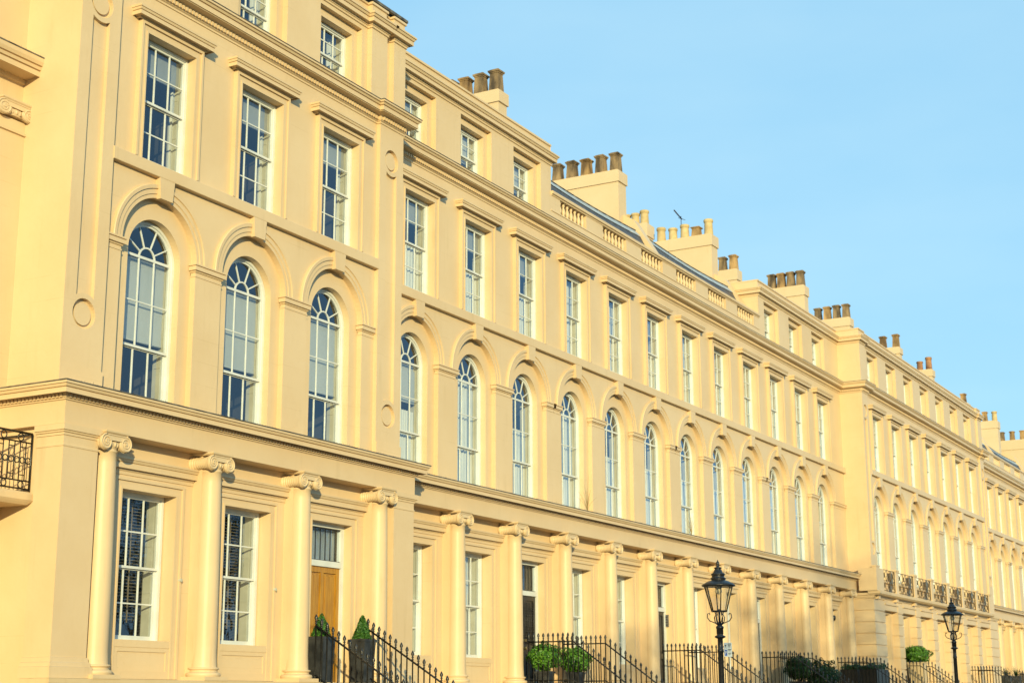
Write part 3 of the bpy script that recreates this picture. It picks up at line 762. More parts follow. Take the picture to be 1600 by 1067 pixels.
m = MB(); m.sweep([(18.78,21.62),(18.78,21.49),(19.52,21.49),(19.52,21.62)], [(0,10.43),(.03,10.44),(.03,10.49),(0,10.50)]); part('neck_moulding', m, 'trim', lw)
m = MB(); m.sweep([(14.0,20.66),(19.44,20.66),(19.44,21.6)], [(-.9,3.42),(-.04,3.42),(.0,3.46),(.03,3.50),(.03,3.60),(0,3.64),(-.9,3.64)])
m.slab([(18.6,3.42),(19.0,3.42),(19.0,3.10),(18.6,3.2)], 21.1, 21.62)
bal = part('balcony', m, 'trim', lw)
m = MB(); y = 20.70; xr = 19.42; zt = 4.68; zb = 3.66
for z, r in ((zt,.022),(zt-.17,.014),(zb+.17,.014),(zb+.03,.016)): m.tube([(14.5,y,z),(xr,y,z)], r, 6)
m.tube([(xr,y,zb),(xr,y,zt)], .02, 6)
x = xr-.13; i = 0
while x > 14.6:
    m.tube([(x,y,zb+.17),(x,y,zt-.17)], .011, 5)
    if i % 2 == 0: m.tube([(x,y,zt-.17-.09),(x-.13,y,zt-.17-.09)], .010, 5); m.tube([(x,y,zb+.27),(x-.13,y,zb+.27)], .010, 5)
    ring = lambda cx, cz, rr: m.tube([(cx+rr*math.cos(a*PI/7), y, cz+rr*math.sin(a*PI/7)) for a in range(14)], .011, 5, closed=True)
    ring(x+.065, (zt+zb)/2+.02, .055)
    if i % 3 == 1: ring(x, zt-.085, .065); ring(x+.06, zb+.1, .06)
    x -= .13; i += 1
for xx in (xr,): m.tube([(xx,y,zt),(xx,21.6,zt)], .018, 6); m.tube([(xx,y,zb+.03),(xx,21.6,zb+.03)], .014, 6)
part('balcony_railing', m, 'black', lw)

# ---- the recessed range, four three-bay houses
FR = WR-.44
def terrace_house(label, k0, x0, x1, attic, ent_x, main_extra=None):
    h = thing('terrace_house', label, 'building', ((x0+x1)/2, WR, GROUND), 'three-bay houses of the recessed range')
    cs = [def_bay(k) for k in range(k0, k0+3)]
    mp = [(x0,WR),(x1,WR)]
    cols = [(def_bay(k)+1.5, WR-.33) for k in range(k0, k0+3) if not (k == k0+2 and False)]
    if attic == 'attic_l': ap = [(x0+.0,WR),(x1,WR),(x1,23.5)]
    elif attic == 'attic_r': ap = [(x0+.02,24.5),(x0+.02,WR),(x1,WR)]
    else: ap = None
    facade(h, x0, x1, cs, WR, 'rec', doors=(2,), columns=cols, attic=cs if attic else None,
           ent_path=[(ent_x[0],FR),(ent_x[1],FR)], main_path=mp, att_path=ap)
    colonnade_back(h, [c[0] for c in cols], (x0, x1) , WR-.03, WR-.33)
    podium(h, x0, x1, FR-.12, WR-.05)
    door_set(h, cs[2], WR+.17, 'black', 'grille' if k0 == 1 else 'plain')
    steps(h, cs[2]-1.15, cs[2]+1.0, 19.2, FR-.12, .43)
    return h, cs
hA, cA = terrace_house('cream three-bay house with plain attic windows, in the recess beside the near end pavilion', 1, 30.44, 39.99, 'attic_l', (30.60, 39.99))
hB, cB = terrace_house('cream three-bay house under a balustrade, the nearer of two with slate roofs', 4, 39.99, 48.99, None, (39.99, 48.99))
hC, cC = terrace_house('cream three-bay house under a balustrade, the farther of two with slate roofs', 7, 48.99, 57.99, None, (48.99, 57.99))
hD, cD = terrace_house('cream three-bay house with plain attic windows, next to the far pavilion with the iron balcony', 10, 57.99, 68.32, 'attic_r', (57.99, 67.9))

def baluster_mesh():
    b = MB(); b.box(-.07,.07,-.07,.07,0,.035); b.box(-.06,.06,-.06,.06,.445,.48)
    b.lathe(0,0,[(.045,.035),(.06,.05),(.04,.075),(.04,.09),(.068,.17),(.064,.21),(.036,.30),(.032,.36),(.05,.385),(.05,.40),(.036,.41),(.05,.445)], 12)
    return b.mesh('baluster', M['cap'])
BME = baluster_mesh()
def balustrade(h, cs, x0, x1, endl=False, endr=False):
    m = MB(); y0, y1 = WR, WR+.34; yb = WR+.19; zA, zB = 14.73, 15.21
    holes = [rect(c-.90, c+.90, zA, zB) for c in cs]
    m.panel(rect(x0, x1, 14.1, 15.24), holes, y0)
    for hl in holes: m.reveal(hl, y0, yb); m.panel(hl, [], yb)
    m.sweep([(x0,y0),(x1,y0)], [(0,15.19),(.02,15.20),(.025,15.23),(.07,15.245),(.08,15.31),(.07,15.335),(-.36,15.36),(-.36,15.2)])
    m.sweep([(x0,y0),(x1,y0)], [(0,14.70),(.02,14.70),(.02,14.735),(0,14.74)])
    b = part('balustrade', m, 'stucco', h)
    for c in cs:
        for i in range(7): place('baluster', BME, b, Vector((c-.78+.26*i, y0+.09, zA))-wloc(b))
balustrade(hB, cB, 39.99, 48.99); balustrade(hC, cC, 48.99, 57.99)
def slate_roof(h, x0, x1, zt=16.54):
    m = MB(); n = 14; vs = []
    for i in range(n+1):
        t = i/n; x = x0+(x1-x0)*t; sag = -.10*math.sin(PI*t)+.10*(1-t)*0
        vs += [(x,21.42,15.05),(x,22.0,zt-.26+sag),(x,22.1,zt-.22+sag)]
    m.add(vs, [(3*i,3*i+3,3*i+4,3*i+1) for i in range(n)]+[(3*i+1,3*i+4,3*i+5,3*i+2) for i in range(n)])
    rf = part('roof', m, 'slate', h)
    l = MB(); vs = []
    for i in range(n+1):
        t = i/n; x = x0+(x1-x0)*t; sag = -.10*math.sin(PI*t)
        vs += [(x,21.97,zt-.27+sag),(x,22.02,zt-.20+sag),(x,22.2,zt+sag),(x,27.5,zt+.1)]
    l.add(vs, [(4*i+j,4*i+4+j,4*i+5+j,4*i+1+j) for i in range(n) for j in range(3)])
    part('lead_roof_edge', l, 'leadlight', rf)
    d = MB(); vs = []
    for i in range(n):
        t0, t1 = i/n, (i+1)/n
        p = [(x0+(x1-x0)*t, 22.2, zt+.012-.10*math.sin(PI*t)) for t in (t0, t1)]
        d.tube(p, .03, 5)
    part('lead_roll', d, 'lead', rf)
    return rf
slate_roof(hB, 40.05, 48.6); slate_roof(hC, 49.2, 57.6)
def party_wall(h, x, yfs, zs):
    m = MB(); m.add([(x-.22,y,z) for y,z in zip(yfs,zs)]+[(x+.22,y,z) for y,z in zip(yfs,zs)], [tuple(range(len(yfs))), tuple(range(len(yfs),2*len(yfs)))]+[(i,(i+1)%len(yfs),len(yfs)+(i+1)%len(yfs),len(yfs)+i) for i in range(len(yfs))])
    part('party_wall', m, 'stucco', h)
party_wall(hB, 48.9, [21.4,21.4,22.3,22.8,27,27], [14.9,15.5,17.0,17.3,17.3,14.9])
party_wall(hC, 57.75, [21.4,21.4,22.3,22.8,27,27], [14.9,15.45,16.9,17.2,17.2,14.9])
for h, x0, x1 in ((hA,30.55,39.97),(hD,58.02,68.3)):
    m = MB(); m.box(x0, x1, WR+.36, 27, 16.3, 16.55); part('roof', m, 'leadlight', h)
m = MB(); m.quad((39.985,WR,14.1),(39.985,23.5,14.1),(39.985,23.5,16.8),(39.985,WR,16.8)); part('attic_end_wall', m, 'stucco', hA)
m = MB(); m.quad((58.0,WR,14.1),(58.0,24.5,14.1),(58.0,24.5,16.8),(58.0,WR,16.8)); part('attic_end_wall', m, 'stucco', hD)

chimney(hA, 40.15, 22.65, 24.9, 18.84, 18.45, [('pot_dark',1),('pot_dark',.98),('pot_tan',.95),('pot_dark',.97)], ph=.7)
chimney(hB, 49.0, 22.65, 25.6, 18.84, 18.42, [('pot_dark',1),('pot_dark',1.02),('pot_tan',.96),('pot_dark',1.0),('pot_dark',.98)], w=.75)
chimney(hC, 58.0, 22.7, 25.4, 18.82, 18.36, [('pot_buff',1),('pot_tan',.62),('pot_buff',.9),('pot_buff',.8),('pot_buff',.95)], w=.75)
chimney(hC, 58.0, 25.6, 27.0, 19.75, 19.2, [('pot_buff',.9),('pot_buff',.8),('pot_buff',.8)], w=.75)
chimney(hD, 67.3, 21.95, 23.9, 18.75, 18.3, [('pot_dark',1),('pot_dark',1),('pot_tan',1),('pot_dark',1)])
chimney(hD, 67.0, 25.1, 26.2, 19.9, 19.4, [('pot_tan',1),('pot_dark',.95)])

# ---- far pavilion with iron balcony
fp = thing('far_pavilion', 'seven-bay cream pavilion at the far end with iron balcony above banded piers', 'building', (80.3, WQ, GROUND))
qc = [70.62+3.115*i for i in range(7)]
facade(fp, 68.32, 92.38, qc, WQ, 'rec', doors=(1,5), attic=qc,
       main_path=[(68.3,21.16),(68.3,WQ-.1),(69.2,WQ-.1),(69.2,WQ),(91.5,WQ),(91.5,WQ-.1),(92.4,WQ-.1),(92.4,21.2)],
       att_path=[(68.3,24.0),(68.3,WQ-.1),(69.2,WQ-.1),(69.2,WQ),(91.5,WQ),(91.5,WQ-.1),(92.4,WQ-.1),(92.4,21.2)],
       str_path=[(69.2,WQ),(91.5,WQ)], end_imposts=False, gfdy=-.10)
for i in (1, 5): door_set(fp, qc[i], WQ+.32, 'black', 'plain')
m = MB()
for a, b in ((68.3,69.2),(91.5,92.4)):
    m = MB(); sunk_pilaster(m, a, b, WQ-.1, WQ+.02, 4.7, 13.82, 6.7, 13.0); part('end_pilaster', m, 'stucco', fp)
    m = MB(); m.box(a, b, WQ-.1, WQ, 14.1, 16.2); part('attic_pilaster', m, 'stucco', fp)
m = MB()
m.quad((68.305,WQ-.1,GROUND),(68.305,24,GROUND),(68.305,24,16.8),(68.305,WQ-.1,16.8))
part('end_wall', m, 'stucco', fp)
m = MB(); m.quad((92.395,WQ-.1,GROUND),(92.395,21.2,GROUND),(92.395,21.2,16.8),(92.395,WQ-.1,16.8)); part('return_wall', m, 'stucco', fp)
# banded piers between the ground-floor openings
xs = [(68.0, 69.66)]+[((qc[i]+qc[i+1])/2-.42, (qc[i]+qc[i+1])/2+.42) for i in range(6)]+[(90.5,92.5)]
for a, b in xs:
    z = .46; yb = 21.1 if a < 69 else WQ+.1; m = MB()
    while z < 4.4:
        m.box(a, b, WQ-.22, yb, z, z+.44); m.box(a+.045, b-.045, WQ-.175, yb, z+.44, z+.50); z += .50
    m.box(a, b, WQ-.22, yb, z, 4.52)
    part('banded_pier', m, 'stucco', fp)
for (a0, a1), (b0, b1) in zip(xs[:-1], xs[1:]):
    m = MB(); m.box(a1, b0, WQ-.20, WQ+.1, 4.02, 4.50); m.sweep([(a1,WQ-.20),(b0,WQ-.20)], [(0,4.26),(.06,4.27),(.06,4.33),(0,4.35)]); part('lintel', m, 'trim', fp)
m = MB(); m.sweep([(68.0,21.1),(68.0,WQ-.22),(92.5,WQ-.22),(92.5,21.1)], [(-.3,4.50),(.03,4.51),(.04,4.58),(.09,4.60),(.10,4.70),(-.3,4.72)]); part('band_course', m, 'trim', fp)
# balcony: slab, brackets, pedestals, iron panels
YB = 19.62; m = MB(); X0, X1 = 67.9, 90.25
m.sweep([(X0,WQ),(X0,YB),(X1,YB),(X1,WQ)], [(-.75,4.60),(-.03,4.60),(0,4.63),(.04,4.66),(.05,4.76),(0,4.79),(-.75,4.79)])
for i in range(8):
    xp = 68.12+3.137*i+(.27 if i == 0 else 0)
    m.slab([(xp-.15,4.60),(xp+.15,4.60),(xp+.13,4.44),(xp-.13,4.44)], YB+.14, WQ-.2)
m.box(67.80, 68.92, YB+.06, 20.5, 4.78, 5.78)
bl = part('balcony', m, 'trim', fp)
pm = MB(); pm.box(-.20,.20,-.07,.07,0,1.0); pm.box(-.23,.23,-.10,.10,1.0,1.05); pm.box(-.26,.26,-.12,.12,1.05,1.11); pm.box(-.22,.22,-.085,.085,0,.08)
pme = pm.mesh('pedestal', M['trim'])
im = MB(); L = 2.64; z0, z1 = .08, 1.0
for z in (z0, z1): im.tube([(-L/2,0,z),(L/2,0,z)], .016, 5)
for k in range(4):
    x = -L/2+L*k/3; im.tube([(x,0,z0),(x,0,z1)], .012, 5)
for k in range(4):
    xa = -L/2+L*k/4; xb = xa+L/4; xm = (xa+xb)/2
    for j in range(2):
        za = z0+(z1-z0)*j/2; zb = za+(z1-z0)/2; zm = (za+zb)/2
        for p in ([(xa,0,za),(xb,0,zb)], [(xa,0,zb),(xb,0,za)]): im.tube(p, .011, 4)
        im.tube([(xm-.10,0,zm),(xm,0,zm+.10),(xm+.10,0,zm),(xm,0,zm-.10)], .012, 4, closed=True)
    im.tube([(xa,0,(z0+z1)/2),(xb,0,(z0+z1)/2)], .010, 4)
ime = im.mesh('iron_panel', M['bronze'])
for i in range(8):
    xp = 68.12+3.137*i; place('pedestal', pme, bl, Vector((xp, YB+.18, 4.79))-wloc(bl))
    if i < 7: place('iron_panel', ime, bl, Vector((xp+1.5685, YB+.16, 4.79))-wloc(bl))
podium(fp, 67.95, 92.6, WQ-.3, WQ+.2)
steps(fp, qc[1]-1.15, qc[1]+1.15, 19.2, WQ-.3, .43); steps(fp, qc[5]-1.1, qc[5]+1.1, 18.75, WQ-.3, .43)
m = MB(); m.box(68.4, 92.3, 20.7, 27, 16.3, 16.5); part('roof', m, 'leadlight', fp)
m = MB(); n = 6
m.add([(82.5,20.75,16.75),(92.2,20.75,16.75),(91.6,22.0,18.0),(84.0,22.0,18.0),(92.2,26,16.75),(91.6,25,18.0),(82.5,26,16.75),(84.0,25,18.0)], [(0,1,2,3),(1,4,5,2),(0,3,7,6),(3,2,5,7)])
part('slate_roof', m, 'slate', fp)
chimney(fp, 76.2, 22.55, 24.6, 19.22, 18.8, [('pot_dark',1),('pot_dark',1),('pot_tan',.98),('pot_dark',.95)], zbot=16)
chimney(fp, 85.3, 22.5, 23.8, 19.45, 19.1, [('pot_tan',1.05),('pot_tan',1)], zbot=16)
chimney(fp, 92.0, 22.4, 23.5, 19.4, 19.0, [('pot_red',1.1),('pot_red',.8)], zbot=16)

# ---- houses beyond the far pavilion
def far_house(label, x0, x1, cs, i):
    h = thing('terrace_house', label, 'building', ((x0+x1)/2, WR, GROUND), 'three-bay houses beyond the far pavilion')
    cols = [(c+1.55, WR-.33) for c in cs]
    if i == 0: cols = [(cs[0]-1.55, WR-.33)]+cols
    facade(h, x0, x1, cs, WR, 'rec', doors=(2,), columns=cols, ent_path=[(x0,FR),(x1,FR)], main_path=[(x0,WR),(x1,WR)])
    colonnade_back(h, [c[0] for c in cols], (x0,x1), WR-.03, WR-.33)
    podium(h, x0, x1, FR-.12, WR-.05); door_set(h, cs[2], WR+.17, 'black', 'plain'); steps(h, cs[2]-1.1, cs[2]+1, 19.2, FR-.12, .43)
    balustrade(h, cs, x0, x1); slate_roof(h, x0+.2, x1-.3)
    party_wall(h, x1-.1, [21.4,21.4,22.3,22.8,27,27], [14.9,15.5,17.0,17.3,17.3,14.9])
    return h
fc = [94.9+3.1*i for i in range(6)]
f1 = far_house('cream house of three bays just beyond the far pavilion, at the right edge', 92.4, 102.65, fc[:3], 0)
f2 = far_house('cream house farthest along the terrace, mostly cut by the right edge', 102.65, 113.0, fc[3:], 1)
chimney(f1, 102.4, 22.75, 23.5, 19.1, 18.8, [('pot_tan',.9)])
chimney(f2, 111.7, 22.85, 25.4, 19.35, 18.85, [('pot_buff',1),('pot_tan',1),('pot_dark',1),('pot_dark',1)], w=.8)
chimney(f2, 122.0, 23.0, 26.6, 19.5, 18.8, [('pot_tan',1),('pot_tan',1),('pot_dark',1),('pot_dark',1),('pot_tan',1)], w=.8)

# ------------------------------------------------------------------ railings
def spike_post(h):
    b = MB(); b.lathe(0,0,[(.016,0),(.016,h-.21),(.024,h-.205),(.024,h-.185),(.016,h-.18),(.016,h-.16),(.028,h-.155),(.028,h-.14),(.015,h-.132),(.037,h-.085),(.034,h-.06),(.016,h-.02),(.002,h)], 8)
    return b.mesh('spike', M['black'])
SPIKE = spike_post(1.42)
def railing(label, pts, group, spacing=.15, zrail=1.20, seg_posts=True):
    """pts: polyline of (x, y, z of the ground under it); spikes on the rail line, one rail near the top, one low"""
    o = thing('iron_railing', label, 'railing', pts[0], group)
    m = MB()
    for dz, r in ((zrail-.02,.021),(.16,.018)):
        m.tube([(x,y,z+dz) for x,y,z in pts], r, 6)
    part('rail', m, 'black', o)
    for a, b in zip(pts[:-1], pts[1:]):
        A, B = Vector(a), Vector(b); d = ((B-A).xy).length; n = max(1, round(d/spacing))
        for i in range(n+(1 if b is pts[-1] else 0)):
            p = A+(B-A)*i/n; place('spike', SPIKE, o, p-Vector(pts[0]))
    return o
g_st = 'iron railings with spear heads beside the entrance steps'
def stair_rails(xl, xr, ytop, yland, slope, lab, z0=.43, yend=16.6):
    for x, side in ((xl,'left'), (xr,'right')):
        pts = [(x, ytop, z0), (x, yland, z0), (x, yend, z0-slope*(yland-yend))] if ytop > yland+.1 else [(x, yland, z0), (x, yend, z0-slope*(yland-yend))]
        railing(lab % side, pts, g_st)
stair_rails(26.83, 28.76, 19.86, 19.86, .61, 'sloping spear-headed railing on the %s of the steps to the oak door')
stair_rails(37.42, 39.40, 20.55, 19.2, .72, 'spear-headed railing on the %s of the steps with two round green bushes')
stair_rails(46.40, 48.40, 20.55, 19.25, .72, 'spear-headed railing on the %s of the steps behind the near street lamp')
stair_rails(55.40, 57.40, 20.55, 19.3, .72, 'spear-headed railing on the %s of the steps with dark laurel bushes')
stair_rails(64.40, 66.40, 20.55, 19.3, .72, 'spear-headed railing on the %s of the steps with black trough planters')
stair_rails(72.70, 74.85, 20.1, 19.3, .72, 'spear-headed railing on the %s of the steps with the single round bush')
stair_rails(85.2, 87.3, 20.0, 18.8, .72, 'spear-headed railing on the %s of the steps behind the far street lamp')
stair_rails(99.9, 102.1, 20.4, 19.3, .72, 'spear-headed railing on the %s of the steps beyond the far pavilion')
# ------------------------------------------------------------------ plants
def leaf_cloud(shape, n, size, rnd):
    m = MB()
    for i in range(n):
        p, nrm = shape(rnd)
        u = Vector((rnd.uniform(-1,1), rnd.uniform(-1,1), rnd.uniform(-1,1))).normalized()
        nv = (nrm*1.1+u*.9).normalized(); a = nv.orthogonal().normalized(); a.rotate(Matrix.Rotation(rnd.uniform(0,6.28), 3, nv)); b = nv.cross(a)
        s = size*rnd.uniform(.65,1.35)
        m.add([p-a*s*.5, p+b*s*.30-a*s*.05, p+a*s*.55, p-b*s*.30-a*s*.05], [(0,1,2,3)])
    return m
def ball(c, r, squash=1.0, lump=.16, fill=.55):
    c = Vector(c); ph = [random.uniform(0,6.28) for _ in range(6)]
    def f(rnd):
        d = Vector((rnd.gauss(0,1), rnd.gauss(0,1), rnd.gauss(0,1))).normalized()
        k = 1+lump*(math.sin(d.x*5+ph[0])*math.sin(d.y*6+ph[1])+.7*math.sin(d.z*7+ph[2]+d.x*3))
        rr = r*k*(fill+(1-fill)*rnd.random()**.4)
        return c+Vector((d.x*rr, d.y*rr, d.z*rr*squash)), d
    return f
def cone(c, r, h):
    c = Vector(c)
    def f(rnd):
        t = 1-math.sqrt(rnd.random()); a = rnd.uniform(0,6.28); rr = (r*(1-t)**.8+.012)*rnd.uniform(.7,1.08)*(1+.10*math.sin(a*3+t*9))
        return c+Vector((rr*math.cos(a), rr*math.sin(a), t*h)), Vector((math.cos(a), math.sin(a), .5)).normalized()
    return f
def boxcloud(x0,x1,y0,y1,z0,z1):
    def f(rnd):
        p = Vector((rnd.uniform(x0,x1), rnd.uniform(y0,y1), z0+(z1-z0)*rnd.random()**.6))
        bump = .06*math.sin(p.x*9)+.05*math.sin(p.y*11+p.x*4)
        p.z += bump*(p.z-z0)/(z1-z0)
        d = Vector((0,-1,.6)); return p, d
    return f
rl = random.Random(11)
def planter_box(label, x, y, z0, h, w0, w1, group):
    o = thing('planter', label, 'planter', (x,y,z0), group)
    m = MB(); m.tbox(x,y,z0,z0+h,w0,w0,w1,w1); m.tbox(x,y,z0+h-.05,z0+h+.004,w1+.02,w1+.02,w1+.024,w1+.024); part('pot', m, 'planter', o)
    s = MB(); s.box(x-w1/2+.03,x+w1/2-.03,y-w1/2+.03,y+w1/2-.03,z0+h+.002,z0+h+.012); part('soil', s, 'soil', o)
    return o
for (x, y, lb, hh) in ((27.08, 19.90, 'left', .50), (28.67, 19.95, 'right', .55)):
    planter_box('tall charcoal planter on the %s of the oak door' % lb, x, y, .44, .94, .34, .44, 'planters beside the oak door')
    o = thing('topiary_cone', 'small clipped evergreen cone in the %s planter by the oak door' % lb, 'topiary', (x,y,1.38), 'cones beside the oak door')
    part('foliage', leaf_cloud(cone((x,y,1.40), .185, hh-.03), 2600, .05, rl), 'leaf3', o)
    s = MB(); s.tube([(x,y,1.37),(x,y,1.65)], .018, 6); part('stem', s, 'bark', o)
for (x, y, lb) in ((37.72, 20.22, 'left'), (39.22, 20.05, 'right')):
    planter_box('dark tapered planter on the %s of the grilled black door' % lb, x, y, .43, .40, .30, .40, 'planters beside the grilled door')
    o = thing('round_bush', 'bright green round bush on the %s of the grilled black door' % lb, 'bush', (x,y,.83), 'round bushes beside the grilled door')
    part('foliage', leaf_cloud(ball((x,y,1.22 if lb == 'left' else 1.16), .43, .86), 4200, .06, rl), 'leaf', o)
    s = MB(); s.tube([(x,y,.82),(x+.02,y,1.1)], .03, 6); part('stem', s, 'bark', o)
for (x, y, r, lb) in ((56.35, 19.5, .50, 'nearer'), (57.0, 18.8, .60, 'farther')):
    o = thing('laurel_bush', 'dark green laurel bush behind railings, the %s of two' % lb, 'bush', (x,y,.43), 'dark laurel bushes on the steps')
    part('foliage', leaf_cloud(ball((x,y,1.22 if r < .6 else .92), r, .9, .2, .4), 3600, .085, rl), 'leaf2', o)
    s = MB(); s.tube([(x,y,.43),(x,y,1.0)], .04, 6); s.tbox(x,y,.43,.75,.5,.5,.6,.6); part('tub', s, 'planter', o)
for i, (y0, y1, lb) in enumerate(((19.85, 20.5, 'upper'), (18.95, 19.65, 'lower'))):
    o = thing('trough_planter', 'black trough planter behind the far railings, the %s one' % lb, 'planter', (65.4,(y0+y1)/2,.43), 'black trough planters')
    m = MB(); m.tbox(65.4,(y0+y1)/2,.43,1.32,1.6,y1-y0-.05,1.7,y1-y0); part('trough', m, 'black', o)
    o = thing('clipped_hedge', 'low clipped hedge in the %s black trough' % lb, 'hedge', (65.4,(y0+y1)/2,1.32), 'hedges in the black troughs')
    part('foliage', leaf_cloud(boxcloud(64.6,66.2,y0,y1,1.28,1.48), 2600, .07, rl), 'leaf2', o)
o = thing('round_bush', 'single round green bush on a white planter in front of the banded ground floor', 'bush', (74.1,19.8,1.75))
part('foliage', leaf_cloud(ball((74.1,19.8,2.14), .62, .70, .20), 4000, .085, rl), 'leaf', o)
s = MB(); s.tube([(74.1,19.8,1.7),(74.1,19.8,2.0)], .04, 6); part('stem', s, 'bark', o)
o = thing('planter', 'pale stone planter behind railings under the single round bush', 'planter', (74.1,19.8,.43))
m = MB(); m.tbox(74.1,19.8,.43,1.74,.6,.6,.74,.74); m.tbox(74.1,19.8,1.74,1.80,.8,.8,.82,.82); part('pot', m, 'stone', o)
for x, z, lb in ((94.6, 1.35, 'nearer'), (97.3, 1.35, 'farther')):
    o = thing('spiky_plant', 'small spiky plant between columns at the right edge, the %s of two' % lb, 'plant', (x,20.1,z-.9), 'spiky plants by the far columns')
    m = MB()
    for i in range(70):
        a = rl.uniform(0,6.28); t = rl.uniform(.2,1.3); l = rl.uniform(.5,.85)
        d = Vector((math.cos(a)*math.cos(t), math.sin(a)*math.cos(t), math.sin(t))); sd = d.cross(Vector((0,0,1))).normalized()*.02
        p = Vector((x,20.1,z+.1)); m.add([p-sd, p+sd, p+d*l+Vector((0,0,-.08))], [(0,1,2)])
    part('leaves', m, 'leaf2', o)
    m = MB(); m.tbox(x,20.1,z-.9,z+.12,.4,.4,.5,.5); part('pot', m, 'planter', o)
o = thing('clipped_hedge', 'green hedge in a dark trough at the lower right edge', 'hedge', (101.5,19.3,.3))
part('foliage', leaf_cloud(boxcloud(99.8,103.2,19.0,19.6,1.5,2.1), 3000, .09, rl), 'leaf', o)
m = MB(); m.box(99.8,103.2,19.0,19.6,.3,1.5); part('trough', m, 'planter', o)
# dry weeds rooted on the ledge above the columns
for x, h, n, lb in ((41.0, 1.25, 15, 'nearer, taller'), (48.9, 1.0, 14, 'farther, lower')):
    o = thing('dry_weed', 'dry weed stalks on the ledge above the columns, the %s' % lb, 'plant', (x,20.50,5.53), 'dry weeds on the ledge')
    m = MB()
    for i in range(n):
        a = rl.uniform(0,6.28); sp = rl.uniform(.05,.6); hh = h*rl.uniform(.35,1)*(1-.5*sp)
        p = [Vector((x+math.cos(a)*sp*t*t+rl.uniform(-.01,.01)*t, 20.50+math.sin(a)*sp*.4*t*t, 5.50+hh*t)) for t in (0,.3,.6,.85,1)]
        m.tube(p, [.007,.006,.005,.004,.002], 4)
    part('stalks', m, 'dry', o)

# ------------------------------------------------------------------ street lamps
def lamp_meshes():
    H = 4.30          # tip height above the pavement
    p = MB(); zc = 2.95   # top of post
    p.lathe(0,0,[(.16,0),(.16,.25),(.13,.30),(.12,.75),(.14,.78),(.14,.84),(.09,.9),(.062,1.0),(.058,1.6),(.052,2.55),(.060,2.56),(.060,2.60),(.052,2.61),(.050,2.80),(.055,2.805),(.105,2.83),(.105,2.85),(.055,2.875),(.066,2.89),(.066,2.99),(.075,3.0),(.075,3.03),(.05,3.05),(.03,3.10)], 16)
    post = p.mesh('post', M['black'])
    zb, zt = 3.32, 3.80; rb, rt = .150, .285; k = 6
    f = MB(); ang = [2*PI*i/k+.26 for i in range(k)]
    P = lambda r, z, a: (r*math.cos(a), r*math.sin(a), z)
    for a in ang: f.tube([P(rb,zb,a), P(rt,zt,a)], .012, 5)
    f.tube([P(rb,zb,a) for a in ang], .014, 5, closed=True); f.tube([P(rt,zt,a) for a in ang], .016, 5, closed=True)
    for i in range(4):        # curling frog brackets
        a = PI/2*i+.3
        pts = [P(.03,3.06,a),P(.09,3.10,a),P(.19,3.14,a),P(.235,3.20,a),P(.23,3.27,a),P(.19,3.285,a),P(.185,3.25,a)]
        f.tube(pts, .010, 5)
        f.tube([P(.03,3.05,a+.78),P(.10,3.12,a+.78),P(.115,3.2,a+.78),P(.08,3.26,a+.78),P(.10,zb,a+.78)], .011, 5)
    f.tube([(0,0,3.08),(0,0,3.36)], .02, 6)
    frame = f.mesh('lantern_frame', M['black'])
    r = MB(); r.lathe(0,0,[(.30,3.785),(.325,3.80),(.325,3.815),(.27,3.85),(.20,3.89),(.14,3.905),(.135,3.92),(.15,3.93),(.15,3.95),(.125,3.96),(.12,4.0),(.135,4.01),(.135,4.03),(.095,4.05),(.075,4.10),(.055,4.12),(.075,4.135),(.075,4.15),(.03,4.165),(.022,4.19),(.035,4.215),(.03,4.25),(.012,4.275),(.004,4.30)], 18)
    roof = r.mesh('lantern_roof', M['black'])
    g = MB()
    for i in range(k):
        a, b = ang[i], ang[(i+1) % k]; g.quad(P(rb-.004,zb+.01,a), P(rb-.004,zb+.01,b), P(rt-.006,zt-.01,b), P(rt-.006,zt-.01,a))
    glass = g.mesh('lantern_glass', M['lampglass'])
    b = MB(); b.lathe(0,0,[(.01,3.64),(.05,3.655),(.07,3.70),(.05,3.75),(.045,3.80)], 12); bulb = b.mesh('bulb', M['bulb'])
    return post, frame, roof, glass, bulb
LM = lamp_meshes()
def lamp(label, x, y, zbase, rot):
    o = thing('street_lamp', label, 'street lamp', (x,y,zbase), 'black lantern street lamps')
    p = place('post', LM[0], o); fr = place('lantern', LM[1], o); place('lantern_roof', LM[2], fr); place('lantern_glass', LM[3], fr); place('bulb', LM[4], fr)
    o.rotation_euler = (0,0,rot); return o
YL = 11.25
lamp('black iron street lamp with a white parking sign on its post', 2.4965*YL, YL, .2381*YL-4.30, .3)
lamp('black iron street lamp farther along without a sign', 4.112*11.3, 11.3, .2634*11.3-4.30, .1)
# parking sign
sx, sy = 2.4965*YL, YL-.075; szt = .0985*YL; sw, sh = .17, .265
so = thing('parking_sign', 'small white parking sign with a blue panel, fixed to the near lamp post', 'sign', (sx+.02, sy, szt-sh))
dirn = Vector((.76,-.64,0)).normalized()          # the plate runs across the line of sight
def sp(u, z, d=0): 
    n = Vector((-.64,-.76,0)); b = Vector((sx-.015, sy+.0, 0))+n*.0; q = b+dirn*u+n*d; return (q.x, q.y, z)
def plate(m, u0, u1, z0, z1, d0, d1):
    v = [sp(u0,z0,d1),sp(u1,z0,d1),sp(u1,z1,d1),sp(u0,z1,d1),sp(u0,z0,d0),sp(u1,z0,d0),sp(u1,z1,d0),sp(u0,z1,d0)]
    m.add(v, [(0,1,2,3),(4,7,6,5),(0,4,5,1),(1,5,6,2),(2,6,7,3),(3,7,4,0)])
m = MB(); plate(m, 0, sw, szt-sh, szt, 0, .004); part('plate', m, 'signwhite', so)
